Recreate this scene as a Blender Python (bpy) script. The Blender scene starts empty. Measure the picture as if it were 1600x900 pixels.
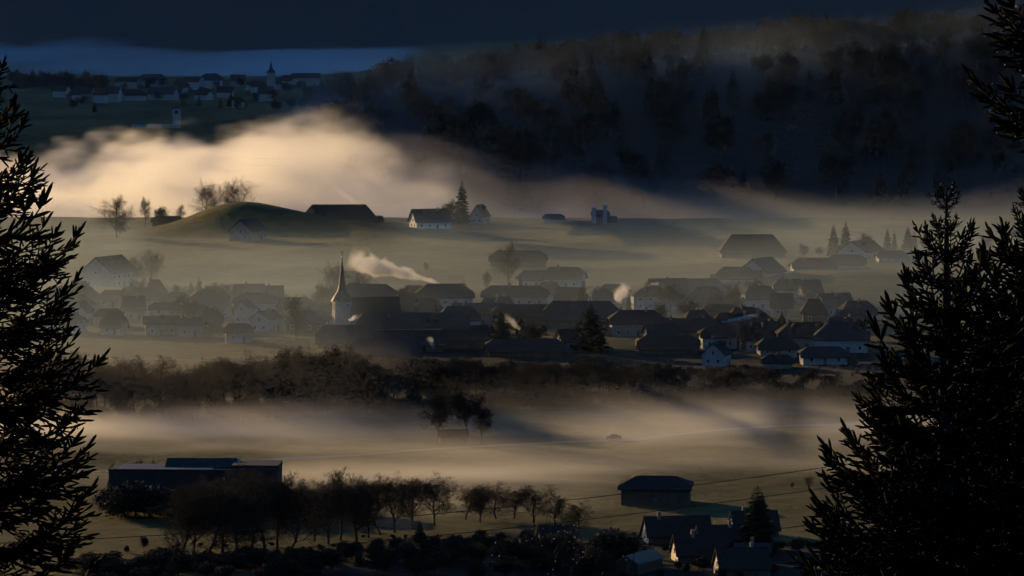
import bpy, bmesh, math, random
import numpy as np
from mathutils import Vector, Matrix

R = math.radians
scene = bpy.context.scene
col = scene.collection

# ---------------------------------------------------------------- camera, sky, sun, exposure
FPX = 6515.0          # focal length in pixels of the 1600 x 900 photograph
CAM_Z = 125.0         # metres above the valley floor
PITCH = math.atan(487.0 / FPX)
cam_data = bpy.data.cameras.new('camera')
cam_data.sensor_width = 36.0
cam_data.lens = 36.0 * FPX / 1600.0
cam_data.clip_start = 0.5
cam_data.clip_end = 40000.0
cam = bpy.data.objects.new('camera', cam_data)
cam.location = (0, 0, CAM_Z)
cam.rotation_euler = (R(90) - PITCH, 0, 0)
col.objects.link(cam)
scene.camera = cam

SUN_AZ, SUN_EL = R(42), R(10)      # to the left of the view axis, above the horizon
SUN_DIR = Vector((-math.sin(SUN_AZ) * math.cos(SUN_EL), math.cos(SUN_AZ) * math.cos(SUN_EL), math.sin(SUN_EL)))
world = bpy.data.worlds.new('World'); scene.world = world; world.use_nodes = True
wn = world.node_tree.nodes; wl = world.node_tree.links
sky = wn.new('ShaderNodeTexSky'); sky.sky_type = 'NISHITA'; sky.sun_disc = False
sky.sun_elevation = SUN_EL; sky.sun_rotation = -SUN_AZ
sky.air_density = 1.0; sky.dust_density = 0.2; sky.ozone_density = 6.0
wl.new(sky.outputs[0], wn['Background'].inputs['Color'])
wn['Background'].inputs['Strength'].default_value = 0.12
sun_data = bpy.data.lights.new('sun', 'SUN')
sun_data.energy = 5.0; sun_data.angle = R(0.53); sun_data.color = (1.0, 0.65, 0.275)
sun = bpy.data.objects.new('sun', sun_data)
sun.rotation_euler = SUN_DIR.to_track_quat('Z', 'Y').to_euler()
sun.location = (-300, 300, 400)
col.objects.link(sun)

scene.view_settings.view_transform = 'Standard'
scene.view_settings.look = 'None'
scene.view_settings.gamma = 1.0
scene.view_settings.exposure = 0.05
scene.view_settings.use_curve_mapping = False
cy = scene.cycles
cy.max_bounces = 4; cy.diffuse_bounces = 1; cy.glossy_bounces = 1; cy.transmission_bounces = 2
cy.transparent_max_bounces = 6; cy.volume_bounces = 1
cy.volume_max_steps = 256
cy.use_denoising = True
try: cy.denoiser = 'OPENIMAGEDENOISE'
except Exception: pass
cy.use_adaptive_sampling = True; cy.adaptive_threshold = 0.05; cy.adaptive_min_samples = 8

# ---------------------------------------------------------------- pixel -> place
CP, SP = math.cos(PITCH), math.sin(PITCH)
def ray(px, py):
    u, v = (px - 800.0) / FPX, -(py - 450.0) / FPX
    d = Vector((u, CP + v * SP, -SP + v * CP))
    return d / d.y                                   # per metre of depth
def at(px, py, Y):
    d = ray(px, py); return Vector((d.x * Y, Y, CAM_Z + d.z * Y))
def ppm(Y): return FPX / Y                           # photograph pixels per metre at depth Y

def sstep(a, b, x):
    t = np.clip((x - a) / (b - a), 0.0, 1.0); return t * t * (3 - 2 * t)

def edge(a, lo, hi, e): return sstep(lo, lo + e, a) * (1 - sstep(hi - e, hi, a))

_rng = np.random.RandomState(5)
_W = [(_rng.uniform(0, 2 * np.pi), _rng.uniform(0, 2 * np.pi), _rng.uniform(.7, 1.4)) for _ in range(14)]
def wav(x, y, L, k0=0, n=7):
    s = 0
    for k in range(k0, k0 + n):
        a, p, f = _W[k]; s = s + np.sin((x * np.cos(a) + y * np.sin(a)) * 2 * np.pi * f / L + p)
    return s / n ** .5

CREST_PX = np.array([-9000, 250, 400, 480, 600, 800, 1000, 1200, 1600, 2200, 4000])
CREST_Z = np.array([0, 0, 12, 27, 40, 46, 56, 66, 78, 84, 90.])
def height(x, y):
    x = np.asarray(x, float); y = np.asarray(y, float)
    z = np.zeros(np.broadcast(x, y).shape)
    # the hillside the camera stands on, and an unseen hill raised behind it to block skylight
    z = z + np.interp(y, [-9000, -1400, -500, -60, 8, 60, 160, 300, 500, 640, 790], [430, 420, 260, 135, 121.5, 110, 86, 52, 21, 6, 0.0])
    # meadows that roll a little
    roll = sstep(900, 1050, y) * (1 - sstep(2300, 2700, y))
    z = z + roll * (0.35 * wav(x, y * .8, 70) + 0.75 * wav(x * .35, y, 130, 7) * sstep(1550, 1750, y) + .25 * wav(x, y, 34, 3))
    # the round mound
    mx, my = (375 - 800) / FPX * 2040, 2040.
    dx = (x - mx); dy = (y - my)
    sx = np.where(dx < 0, 31., 41.)
    z = z + 15.5 * np.exp(-(np.abs(dx / sx) ** 1.8 + np.abs(dy / 34.) ** 2.2))
    z = z + 3.0 * np.exp(-((x - mx - 56) / 36.) ** 2 - ((y - my + 20) / 45.) ** 2)
    # swell to the right behind the village
    z = z + 7.5 * np.exp(-((x - 128) / 55.) ** 2 - ((y - 1640) / 60.) ** 2)
    z = z + 5.0 * np.exp(-((x - 190) / 90.) ** 2 - ((y - 1760) / 90.) ** 2)
    # a hollow full of fog, and behind it the wooded hill
    hz = np.interp((x / 3100.) * FPX + 800, CREST_PX, CREST_Z)
    z = z - 44 * sstep(2130, 2620, y) * (1 - sstep(2820, 3080, y) * (hz > 0) * np.clip(hz / 30., 0, 1) - (1 - np.clip(hz / 30., 0, 1)) * sstep(3000, 3600, y))
    z = z + hz * sstep(2790, 3130, y) * (1 - .6 * sstep(3180, 4000, y)) * (1 + .04 * wav(x, y, 170, 2))
    # far town's rise, then the mountain side, raised out of view to shade the back
    z = z + 10 * np.exp(-((x + 330) / 420.) ** 2 - ((y - 4650) / 500.) ** 2)
    z = z + sstep(6900, 9300, y) * (1555 + 15 * wav(x, y, 1900, 4))
    return z
def H(x, y): return float(height(np.array([x]), np.array([y]))[0])
def gp(px, py, lo=640., hi=7000.):
    """point of the terrain seen at a pixel (first hit along the ray)"""
    d = ray(px, py)
    Y = np.arange(lo, hi, 2.0)
    f = CAM_Z + d.z * Y - height(d.x * Y, Y)
    k = np.argmax(f < 0)
    if f[k] >= 0: k = len(Y) - 1
    return Vector((d.x * Y[k], Y[k], H(d.x * Y[k], Y[k])))
def gx(px, Y):
    x = ray(px, 450).x * Y
    return Vector((x, Y, H(x, Y)))
# ---------------------------------------------------------------- materials
def new_mat(name):
    m = bpy.data.materials.new(name); m.use_nodes = True
    nt = m.node_tree; return m, nt, nt.nodes, nt.links
def math_node(nt, op, a, b=None, clamp=False):
    n = nt.nodes.new('ShaderNodeMath'); n.operation = op; n.use_clamp = clamp
    for i, v in enumerate((a, b)):
        if v is None: continue
        if isinstance(v, (int, float)): n.inputs[i].default_value = v
        else: nt.links.new(v, n.inputs[i])
    return n.outputs[0]
def surf(name, c1, c2=None, scale=1.0, rough=.8, spec=.3, bump=0.0, detail=4, stretch=(1, 1, 1), metallic=0.0, transl=0.0):
    m, nt, N, L = new_mat(name)
    b = N['Principled BSDF']; b.inputs['Roughness'].default_value = rough
    b.inputs['Specular IOR Level'].default_value = spec; b.inputs['Metallic'].default_value = metallic
    c2 = c2 or tuple(v * .7 for v in c1)
    tc = N.new('ShaderNodeTexCoord'); mp = N.new('ShaderNodeMapping'); mp.inputs['Scale'].default_value = stretch
    L.new(tc.outputs['Object'], mp.inputs['Vector'])
    nz = N.new('ShaderNodeTexNoise'); nz.inputs['Scale'].default_value = scale; nz.inputs['Detail'].default_value = detail
    L.new(mp.outputs[0], nz.inputs['Vector'])
    cr = N.new('ShaderNodeValToRGB'); cr.color_ramp.elements[0].position = .35; cr.color_ramp.elements[1].position = .65
    cr.color_ramp.elements[0].color = (*c1, 1); cr.color_ramp.elements[1].color = (*c2, 1)
    L.new(nz.outputs['Fac'], cr.inputs[0]); L.new(cr.outputs[0], b.inputs['Base Color'])
    if bump:
        bp = N.new('ShaderNodeBump'); bp.inputs['Strength'].default_value = bump; bp.inputs['Distance'].default_value = .1
        L.new(nz.outputs['Fac'], bp.inputs['Height']); L.new(bp.outputs[0], b.inputs['Normal'])
    return m

def tag(o, label=None, cat=None, group=None, kind=None):
    if label: o['label'] = label
    if cat: o['category'] = cat
    if group: o['group'] = group
    if kind: o['kind'] = kind
    return o
def mesh_obj(name, verts, faces, mat=None, parent=None, smooth=False):
    me = bpy.data.meshes.new(name); me.from_pydata([tuple(v) for v in verts], [], faces); me.update()
    if mat: me.materials.append(mat)
    if smooth: me.polygons.foreach_set('use_smooth', [True] * len(me.polygons))
    o = bpy.data.objects.new(name, me); col.objects.link(o)
    if parent: o.parent = parent
    return o
def box_obj(name, c, s, mat=None, parent=None):
    x, y, z = (v / 2 for v in s)
    vs = [(c[0] + i * x, c[1] + j * y, c[2] + k * z) for i in (-1, 1) for j in (-1, 1) for k in (-1, 1)]
    fs = [(0, 1, 3, 2), (4, 6, 7, 5), (0, 4, 5, 1), (2, 3, 7, 6), (0, 2, 6, 4), (1, 5, 7, 3)]
    return mesh_obj(name, vs, fs, mat, parent)

# terrain: meadow grass, mown stripes, dark wood floor on the hills, shaded village front darkened likewise
def terrain_material():
    m, nt, N, L = new_mat('meadow')
    b = N['Principled BSDF']; b.inputs['Roughness'].default_value = .95; b.inputs['Specular IOR Level'].default_value = .1
    tc = N.new('ShaderNodeTexCoord')
    def noise(scale, sc=(1, 1, 1), detail=5):
        mp = N.new('ShaderNodeMapping'); mp.inputs['Scale'].default_value = sc
        L.new(tc.outputs['Object'], mp.inputs['Vector'])
        n = N.new('ShaderNodeTexNoise'); n.inputs['Scale'].default_value = scale; n.inputs['Detail'].default_value = detail
        L.new(mp.outputs[0], n.inputs['Vector']); return n.outputs['Fac']
    cr = N.new('ShaderNodeValToRGB'); e = cr.color_ramp.elements
    e[0].position = .38; e[0].color = (.036, .046, .014, 1); e[1].position = .62; e[1].color = (.13, .112, .042, 1)
    L.new(noise(.014, (.8, .45, 1)), cr.inputs[0])
    cr2 = N.new('ShaderNodeValToRGB'); e = cr2.color_ramp.elements
    e[0].position = .35; e[0].color = (.6, .6, .6, 1); e[1].position = .7; e[1].color = (1.15, 1.1, 1.0, 1)
    L.new(noise(.15), cr2.inputs[0])
    mx = N.new('ShaderNodeMix'); mx.data_type = 'RGBA'; mx.blend_type = 'MULTIPLY'; mx.inputs[0].default_value = 1
    L.new(cr.outputs[0], mx.inputs[6]); L.new(cr2.outputs[0], mx.inputs[7])
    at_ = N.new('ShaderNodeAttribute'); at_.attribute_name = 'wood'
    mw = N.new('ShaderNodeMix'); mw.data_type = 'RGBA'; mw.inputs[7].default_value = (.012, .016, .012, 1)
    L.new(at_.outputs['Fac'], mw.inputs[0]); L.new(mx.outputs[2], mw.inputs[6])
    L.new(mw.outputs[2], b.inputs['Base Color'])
    bp = N.new('ShaderNodeBump'); bp.inputs['Strength'].default_value = .7; bp.inputs['Distance'].default_value = .6
    L.new(noise(.35, (1, 1, 1), 6), bp.inputs['Height']); L.new(bp.outputs[0], b.inputs['Normal'])
    return m
def build_terrain():
    ys = np.concatenate([np.arange(-3000, -200, 200), np.arange(-200, 600, 20), np.arange(600, 2300, 6), np.arange(2300, 3400, 12),
                         np.arange(3400, 6800, 60), np.arange(6800, 9801, 150)]).astype(float)
    us = np.concatenate([-np.geomspace(.95, .062, 34), np.linspace(-.06, .06, 170), np.geomspace(.062, .95, 34)])
    U, Y = np.meshgrid(us, ys); X = U * (Y + 6000)
    Z = height(X, Y)
    n, m = Y.shape
    me = bpy.data.meshes.new('terrain')
    v = np.stack([X, Y, Z], -1).reshape(-1, 3)
    idx = np.arange(n * m).reshape(n, m)
    f = np.stack([idx[:-1, :-1], idx[:-1, 1:], idx[1:, 1:], idx[1:, :-1]], -1).reshape(-1, 4)
    me.vertices.add(len(v)); me.vertices.foreach_set('co', v.ravel())
    me.loops.add(f.size); me.loops.foreach_set('vertex_index', f.ravel().astype(np.int32))
    me.polygons.add(len(f)); me.polygons.foreach_set('loop_start', np.arange(0, f.size, 4, dtype=np.int32))
    me.update(calc_edges=True)
    me.polygons.foreach_set('use_smooth', np.ones(len(f), bool))
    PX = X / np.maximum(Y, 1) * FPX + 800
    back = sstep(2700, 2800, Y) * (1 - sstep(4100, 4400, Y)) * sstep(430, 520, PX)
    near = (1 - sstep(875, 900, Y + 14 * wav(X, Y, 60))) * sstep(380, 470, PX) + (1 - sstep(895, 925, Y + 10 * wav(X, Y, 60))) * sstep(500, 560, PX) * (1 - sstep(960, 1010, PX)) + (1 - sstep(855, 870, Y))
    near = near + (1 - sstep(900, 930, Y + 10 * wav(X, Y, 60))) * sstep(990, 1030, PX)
    copse_shade = edge(Y + 6 * wav(X, Y, 50), 1195, 1440, 24) * sstep(520, 580, PX)  # wood floor, carried on as painted shade before the village houses
    wood = np.clip(back + np.clip(near, 0, 1) + .9 * copse_shade + sstep(6700, 7000, Y) + (1 - sstep(600, 800, Y)), 0, 1)
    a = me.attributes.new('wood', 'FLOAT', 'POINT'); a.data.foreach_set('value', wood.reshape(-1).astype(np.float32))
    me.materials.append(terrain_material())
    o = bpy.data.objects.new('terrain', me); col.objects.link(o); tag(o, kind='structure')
build_terrain()

# ---------------------------------------------------------------- air: even haze and the drifting fog
def haze_box():
    m, nt, N, L = new_mat('haze_air'); N.remove(N['Principled BSDF'])
    v = N.new('ShaderNodeVolumePrincipled'); v.inputs['Color'].default_value = (.62, .78, 1, 1)
    v.inputs['Density'].default_value = HAZE; v.inputs['Anisotropy'].default_value = .2
    L.new(v.outputs[0], N['Material Output'].inputs['Volume'])
    o = box_obj('haze', (0, 3400, 830), (30400, 12900, 1760), m); tag(o, kind='stuff')
HAZE = 3e-6


def _hash3(i, j, k, seed):
    n = (i.astype(np.int64) * 374761393 + j.astype(np.int64) * 668265263 + k.astype(np.int64) * 2147483647 + seed * 1442695041) & 0xFFFFFFFF
    n = ((n ^ (n >> 13)) * 1274126177) & 0xFFFFFFFF
    n = ((n ^ (n >> 16)) * 2246822519) & 0xFFFFFFFF
    return ((n ^ (n >> 15)) & 0xFFFFFF) / float(0xFFFFFF)
def vnoise(x, y, z, seed=0, octaves=3, rough=.5):
    """smooth value noise between 0 and 1"""
    tot = 0; amp = 1.; norm = 0.
    for o in range(octaves):
        i, j, k = np.floor(x), np.floor(y), np.floor(z)
        u, v, w = x - i, y - j, z - k
        u = u * u * (3 - 2 * u); v = v * v * (3 - 2 * v); w = w * w * (3 - 2 * w)
        r = 0
        for a in (0, 1):
            for b in (0, 1):
                for c in (0, 1):
                    r = r + _hash3(i + a, j + b, k + c, seed + o * 17) * (u if a else 1 - u) * (v if b else 1 - v) * (w if c else 1 - w)
        tot = tot + r * amp; norm += amp; amp *= rough
        x, y, z = x * 2.03 + 5.1, y * 2.03 + 1.7, z * 2.03 + 9.2
    return tot / norm

_fog_trees = {}
def fog_nodes(lo, hi, res, mat):
    """geometry nodes: the density stored on the object's points becomes a volume grid"""
    nt = bpy.data.node_groups.new('fog_grid', 'GeometryNodeTree')
    nt.interface.new_socket('Geometry', in_out='INPUT', socket_type='NodeSocketGeometry')
    nt.interface.new_socket('Geometry', in_out='OUTPUT', socket_type='NodeSocketGeometry')
    N, L = nt.nodes, nt.links
    gi = N.new('NodeGroupInput'); go = N.new('NodeGroupOutput')
    pos = N.new('GeometryNodeInputPosition')
    sub = N.new('ShaderNodeVectorMath'); sub.operation = 'SUBTRACT'; sub.inputs[1].default_value = lo; L.new(pos.outputs[0], sub.inputs[0])
    mul = N.new('ShaderNodeVectorMath'); mul.operation = 'MULTIPLY'
    mul.inputs[1].default_value = tuple((res[a] - 1) / (hi[a] - lo[a]) for a in range(3)); L.new(sub.outputs[0], mul.inputs[0])
    sep = N.new('ShaderNodeSeparateXYZ'); L.new(mul.outputs[0], sep.inputs[0])
    rx, ry, rz = (math_node(nt, 'ROUND', sep.outputs[a]) for a in range(3))
    idx = math_node(nt, 'ADD', rx, math_node(nt, 'ADD', math_node(nt, 'MULTIPLY', ry, res[0]), math_node(nt, 'MULTIPLY', rz, res[0] * res[1])))
    na = N.new('GeometryNodeInputNamedAttribute'); na.data_type = 'FLOAT'; na.inputs['Name'].default_value = 'fog'
    si = N.new('GeometryNodeSampleIndex'); si.data_type = 'FLOAT'; si.domain = 'POINT'; si.clamp = True
    L.new(gi.outputs[0], si.inputs['Geometry'])
    L.new(na.outputs[0], si.inputs['Value']); L.new(idx, si.inputs['Index'])
    vc = N.new('GeometryNodeVolumeCube')
    L.new(si.outputs[0], vc.inputs['Density'])
    vc.inputs['Min'].default_value = lo; vc.inputs['Max'].default_value = hi
    for a, nm in enumerate('XYZ'): vc.inputs['Resolution ' + nm].default_value = res[a]
    sm = N.new('GeometryNodeSetMaterial'); sm.inputs['Material'].default_value = mat
    L.new(vc.outputs[0], sm.inputs[0]); L.new(sm.outputs[0], go.inputs[0])
    return nt
def volume_thing(name, lo, hi, res, fn, g=.55, color=(.95, .95, .96), step=10.0, gain=1.0):
    """a body of fog or smoke; fn(X, Y, Z) gives its density per metre on a grid"""
    m, nt, N, L = new_mat(name); N.remove(N['Principled BSDF'])
    vol = N.new('ShaderNodeVolumePrincipled'); vol.inputs['Color'].default_value = (*color, 1); vol.inputs['Anisotropy'].default_value = g
    vol.inputs['Density'].default_value = gain / 1000.; vol.inputs['Density Attribute'].default_value = 'density'
    L.new(vol.outputs[0], N['Material Output'].inputs['Volume'])
    m.cycles.volume_step_rate = step / min((hi[a] - lo[a]) / (res[a] - 1) for a in range(3))
    ax = [np.linspace(lo[a], hi[a], res[a]) for a in range(3)]
    Z, Y, X = np.meshgrid(ax[2], ax[1], ax[0], indexing='ij')
    d = np.clip(fn(X, Y, Z), 0, None).astype(np.float32)
    d[d < d.max() * .004] = 0; d *= 1000.
    c = Vector(((lo[0] + hi[0]) / 2, (lo[1] + hi[1]) / 2, lo[2]))
    me = bpy.data.meshes.new(name); me.vertices.add(d.size)
    P = np.stack([X - c.x, Y - c.y, Z - c.z], -1).reshape(-1)
    me.vertices.foreach_set('co', P)
    a = me.attributes.new('fog', 'FLOAT', 'POINT'); a.data.foreach_set('value', d.ravel())
    me.materials.append(m)
    o = bpy.data.objects.new(name, me); col.objects.link(o); o.location = c
    md = o.modifiers.new('grid', 'NODES')
    md.node_group = fog_nodes(tuple(lo[a] - c[a] for a in range(3)), tuple(hi[a] - c[a] for a in range(3)), res, m)
    return o
# ---------------------------------------------------------------- shared materials
M = dict(
    bark=surf('bark', (.022, .018, .014), (.038, .031, .024), 3, .9, .2),
    twig=surf('twig', (.011, .009, .008), (.018, .015, .012), 2, .9, .2),
    needle=surf('conifer_needles', (.016, .026, .012), (.03, .042, .018), .6, .8, .25),
    leaf=surf('dry_leaves', (.011, .014, .010), (.019, .021, .014), .5, .85, .2),
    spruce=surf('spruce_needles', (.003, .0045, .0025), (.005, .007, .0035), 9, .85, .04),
    roof=surf('brown_roof_tiles', (.034, .026, .022), (.052, .038, .031), 1.2, .9, .08, .3),
    roof2=surf('grey_roof_tiles', (.032, .032, .033), (.05, .048, .047), 1.0, .9, .08, .3),
    roof3=surf('red_roof_tiles', (.06, .033, .024), (.085, .045, .033), 1.1, .9, .08, .3),
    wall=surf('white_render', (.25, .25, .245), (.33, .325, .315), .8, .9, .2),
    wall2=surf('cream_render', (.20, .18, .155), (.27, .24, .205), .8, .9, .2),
    tan=surf('sun_tan_wall', (.30, .24, .17), (.38, .31, .23), 1.5, .9, .15, stretch=(1, 1, .2)),  # the sun's tan tint put into the wall colour
    sunlit_cream=surf('sunlit_plaster', (.66, .58, .46), (.75, .67, .54), 1.2, .9, .15),  # sunlight on gables and end walls put into the colour
    pale=surf('sunlit_roof_tiles', (.15, .12, .09), (.2, .165, .13), 1.0, .9, .15),  # sunlit tone put into the roof colour
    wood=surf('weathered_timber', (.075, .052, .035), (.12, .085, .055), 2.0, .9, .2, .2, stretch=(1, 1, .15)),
    chim=surf('chimney_brick', (.20, .14, .11), (.28, .20, .16), 3, .9, .2),
    metal=surf('galvanised_sheet', (.45, .46, .48), (.6, .6, .62), .4, .45, .5, metallic=.6),
    dark=surf('dark_cladding', (.018, .018, .018), (.03, .029, .028), .6, .8, .3),
    glass=surf('window_glass', (.02, .025, .03), (.03, .035, .045), .5, .08, .6),
    frame=surf('window_frame', (.45, .44, .42), (.55, .54, .52), 2, .6, .3),
    stone=surf('pale_stone', (.22, .215, .20), (.29, .28, .26), 1.0, .9, .2),
    slate=surf('spire_slate', (.022, .023, .026), (.035, .035, .04), 1.2, .55, .25),
    copper=surf('gilt_metal', (.75, .55, .22), (.8, .6, .25), 1, .3, .5, metallic=1.0),
    asphalt=surf('asphalt', (.06, .06, .063), (.085, .085, .085), .5, .6, .4),
    dew=surf('ice_droplets', (.9, .92, .95), (.95, .95, .97), 1, .3, .5, metallic=1.0),
    wire=surf('cable_sheath', (.02, .018, .016), (.03, .026, .022), 4, .6, .3),
    paint=surf('dark_car_paint', (.02, .022, .03), (.025, .028, .036), 1, .25, .5),
    rubber=surf('tyre_rubber', (.015, .015, .015), (.02, .02, .02), 4, .8, .3),
    lamp=surf('headlamp_glass', (.8, .8, .8), (.85, .85, .85), 1, .1, .6),
    blue=surf('blue_painted_sheet', (.010, .017, .03), (.014, .022, .036), 1, .5, .4),
)
def empty(name, loc, rz=0.0):
    o = bpy.data.objects.new(name, None); o.empty_display_size = 1; col.objects.link(o)
    o.location = loc; o.rotation_euler = (0, 0, rz); return o
def link_mesh(name, me, parent):
    o = bpy.data.objects.new(name, me); col.objects.link(o); o.parent = parent; return o
def mk_mesh(name, V, F, mat, smooth=False):
    me = bpy.data.meshes.new(name)
    V = np.asarray(V, np.float32).reshape(-1, 3)
    sizes = np.array([len(f) for f in F], np.int32)
    me.vertices.add(len(V)); me.vertices.foreach_set('co', V.ravel())
    me.loops.add(int(sizes.sum())); me.loops.foreach_set('vertex_index', np.concatenate([np.asarray(f, np.int32) for f in F]))
    me.polygons.add(len(F)); me.polygons.foreach_set('loop_start', np.concatenate([[0], np.cumsum(sizes)[:-1]]).astype(np.int32))
    me.update(calc_edges=True)
    if smooth: me.polygons.foreach_set('use_smooth', np.ones(len(F), bool))
    me.materials.append(mat); return me
def mk_mesh_np(name, V, F, mat, smooth=False):
    me = bpy.data.meshes.new(name); V = np.asarray(V, np.float32); F = np.asarray(F, np.int32); k = F.shape[1]
    me.vertices.add(len(V)); me.vertices.foreach_set('co', V.ravel())
    me.loops.add(F.size); me.loops.foreach_set('vertex_index', F.ravel())
    me.polygons.add(len(F)); me.polygons.foreach_set('loop_start', np.arange(0, F.size, k, dtype=np.int32))
    me.update(calc_edges=True)
    if smooth: me.polygons.foreach_set('use_smooth', np.ones(len(F), bool))
    me.materials.append(mat); return me

# ---------------------------------------------------------------- trees
def tubes(name, segs, mat, sides=3):
    """one mesh of tapered pieces (p0, p1, r0, r1)"""
    S = np.array([(*a, *b, ra, rb) for a, b, ra, rb in segs], float)
    p0, p1, r0, r1 = S[:, :3], S[:, 3:6], S[:, 6:7], S[:, 7:8]
    d = p1 - p0; d /= np.maximum(np.linalg.norm(d, axis=1, keepdims=True), 1e-9)
    ref = np.where(np.abs(d[:, 2:3]) < .9, [[0, 0, 1.]], [[1., 0, 0]])
    u = np.cross(d, ref); u /= np.linalg.norm(u, axis=1, keepdims=True); v = np.cross(d, u)
    V = []
    for k in range(sides):
        a = 2 * np.pi * k / sides; o = u * np.cos(a) + v * np.sin(a)
        V.append(p0 + o * r0); V.append(p1 + o * r1)
    V = np.stack(V, 1); n = len(S); base = (np.arange(n) * 2 * sides)[:, None]
    F = []
    for k in range(sides):
        a, b = 2 * k, 2 * ((k + 1) % sides)
        F.append(np.concatenate([base + a, base + b, base + b + 1, base + a + 1], 1))
    F = np.stack(F, 1).reshape(-1, 4)
    return mk_mesh_np(name, V.reshape(-1, 3), F, mat, True)

def perp(d, rnd):
    a = Vector((rnd.gauss(0, 1), rnd.gauss(0, 1), rnd.gauss(0, 1))); a -= d * a.dot(d)
    return a.normalized() if a.length > 1e-6 else Vector((1, 0, 0))
LEN = (1.0, .56, .33, .19, .11, .06)
def grow(segs, p, d, L, r, lev, maxlev, rnd, P):
    n = (7, 5, 4, 3, 2, 1)[lev]
    for i in range(n):
        d = (d + perp(d, rnd) * rnd.uniform(0, P['crook'] * (1 + .3 * lev)) + Vector((0, 0, P['lift'] if lev else .3))).normalized()
        q = p + d * (L / n)
        r1 = r * (1 - (.75 / n if lev else .5 / n))
        segs[lev].append((p, q, r, r1)); p, r = q, r1
        if lev < maxlev:
            t = (i + 1) / n
            if lev == 0 and t < P['bole']: continue
            k = P['kids'][lev]
            k = int(k) + (rnd.random() < k - int(k))
            for _ in range(k):
                ang = R(rnd.uniform(*P['ang']))
                cd = (d * math.cos(ang) + perp(d, rnd) * math.sin(ang)).normalized()
                cd = (cd + Vector((0, 0, P['lift'] * 1.5))).normalized()
                cl = LEN[lev + 1] / LEN[lev] * L * rnd.uniform(.65, 1.2) * (P['shape'](t) if lev == 0 else (1.15 - .5 * t))
                grow(segs, p, cd, cl, r * rnd.uniform(.42, .62), lev + 1, maxlev, rnd, P)
def bare_tree(seed, h=16., r=.3, **kw):
    P = dict(crook=.22, lift=.05, bole=.28, kids=(3.2, 1.9, 1.6, 1.6, 1.1), ang=(32, 74), shape=lambda t: 1.25 - .6 * t, leaves=0, maxlev=5, rmin=.011)
    P.update(kw); rnd = random.Random(seed)
    segs = [[] for _ in range(6)]
    grow(segs, Vector((0, 0, -.3)), Vector((rnd.uniform(-.08, .08), rnd.uniform(-.08, .08), 1)).normalized(), h * .86, r, 0, P['maxlev'], rnd, P)
    top = max(s[1].z for l in segs for s in l)
    k = h / top
    segs = [[(a * k, b * k, max(ra * k, P['rmin']), max(rb * k, P['rmin'] * .7)) for a, b, ra, rb in l] for l in segs]
    trunk = tubes('trunk', segs[0], M['bark'], 7)
    rest = segs[1] + segs[2] + segs[3] + segs[4] + segs[5]
    crown = tubes('crown', rest, M['twig'], 3)
    parts = [('trunk', trunk), ('crown', crown)]
    if P['leaves']:
        ends = [s[1] for l in segs[3:] for s in l]; rs = np.random.RandomState(seed)
        pick = np.array([tuple(ends[i]) for i in rs.randint(0, len(ends), P['leaves'])]) + rs.normal(0, .25, (P['leaves'], 3))
        a, b = rs.normal(0, .10, (2, P['leaves'], 3))
        V = np.stack([pick - a, pick + b, pick + a, pick - b], 1).reshape(-1, 3)
        F = np.arange(len(V)).reshape(-1, 4)
        parts.append(('foliage', mk_mesh_np('foliage', V, F, M['leaf'])))
    return parts, h
def conifer(seed, h=18., rad=4.0, narrow=1.0, dens=1.0):
    rs = np.random.RandomState(seed)
    trunk = tubes('trunk', [(Vector((0, 0, -.3)), Vector((0, 0, h * .5)), .28, .16), (Vector((0, 0, h * .5)), Vector((0, 0, h)), .16, .02)], M['bark'], 6)
    V = []; z = h * .06; th = rs.uniform(0, 6)
    step = h / 40.
    while z < h * .985:
        t = 1 - z / h
        r = rad * narrow * (t ** .7) * rs.uniform(.8, 1.12) + .12
        nb = max(5, int((9 + 7 * t) * dens))
        for b in range(nb):
            th += 2.399 + rs.uniform(-.3, .3); rr = r * rs.uniform(.62, 1.12)
            ux, uy = math.cos(th), math.sin(th); droop = rs.uniform(.15, .5) * rr; w = .2 * rr + .22
            base = np.array([0, 0, z]); tip = np.array([ux * rr, uy * rr, z - droop + .12 * rr])
            mid = base * .45 + tip * .55 + np.array([0, 0, .06 * rr]); side = np.array([-uy, ux, 0]) * w
            V += [base, mid + side - [0, 0, .18 * w], tip, mid - side - [0, 0, .18 * w]]
            for k in range(6):
                f = rs.uniform(.25, .97); c = base * (1 - f) + tip * f; l = rr * rs.uniform(.2, .42); sg = 1 if k % 2 else -1
                dd = np.array([ux * .6 - uy * sg * .9, uy * .6 + ux * sg * .9, rs.uniform(-.7, .15)]) * l
                ww = np.array([ux, uy, .5]) * l * .3
                V += [c, c + dd * .5 + ww, c + dd, c + dd * .5 - ww]
        z += step * rs.uniform(.75, 1.2)
    V = np.array(V); F = np.arange(len(V)).reshape(-1, 4)
    return [('trunk', trunk), ('crown', mk_mesh_np('crown', V, F, M['needle']))], h

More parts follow.
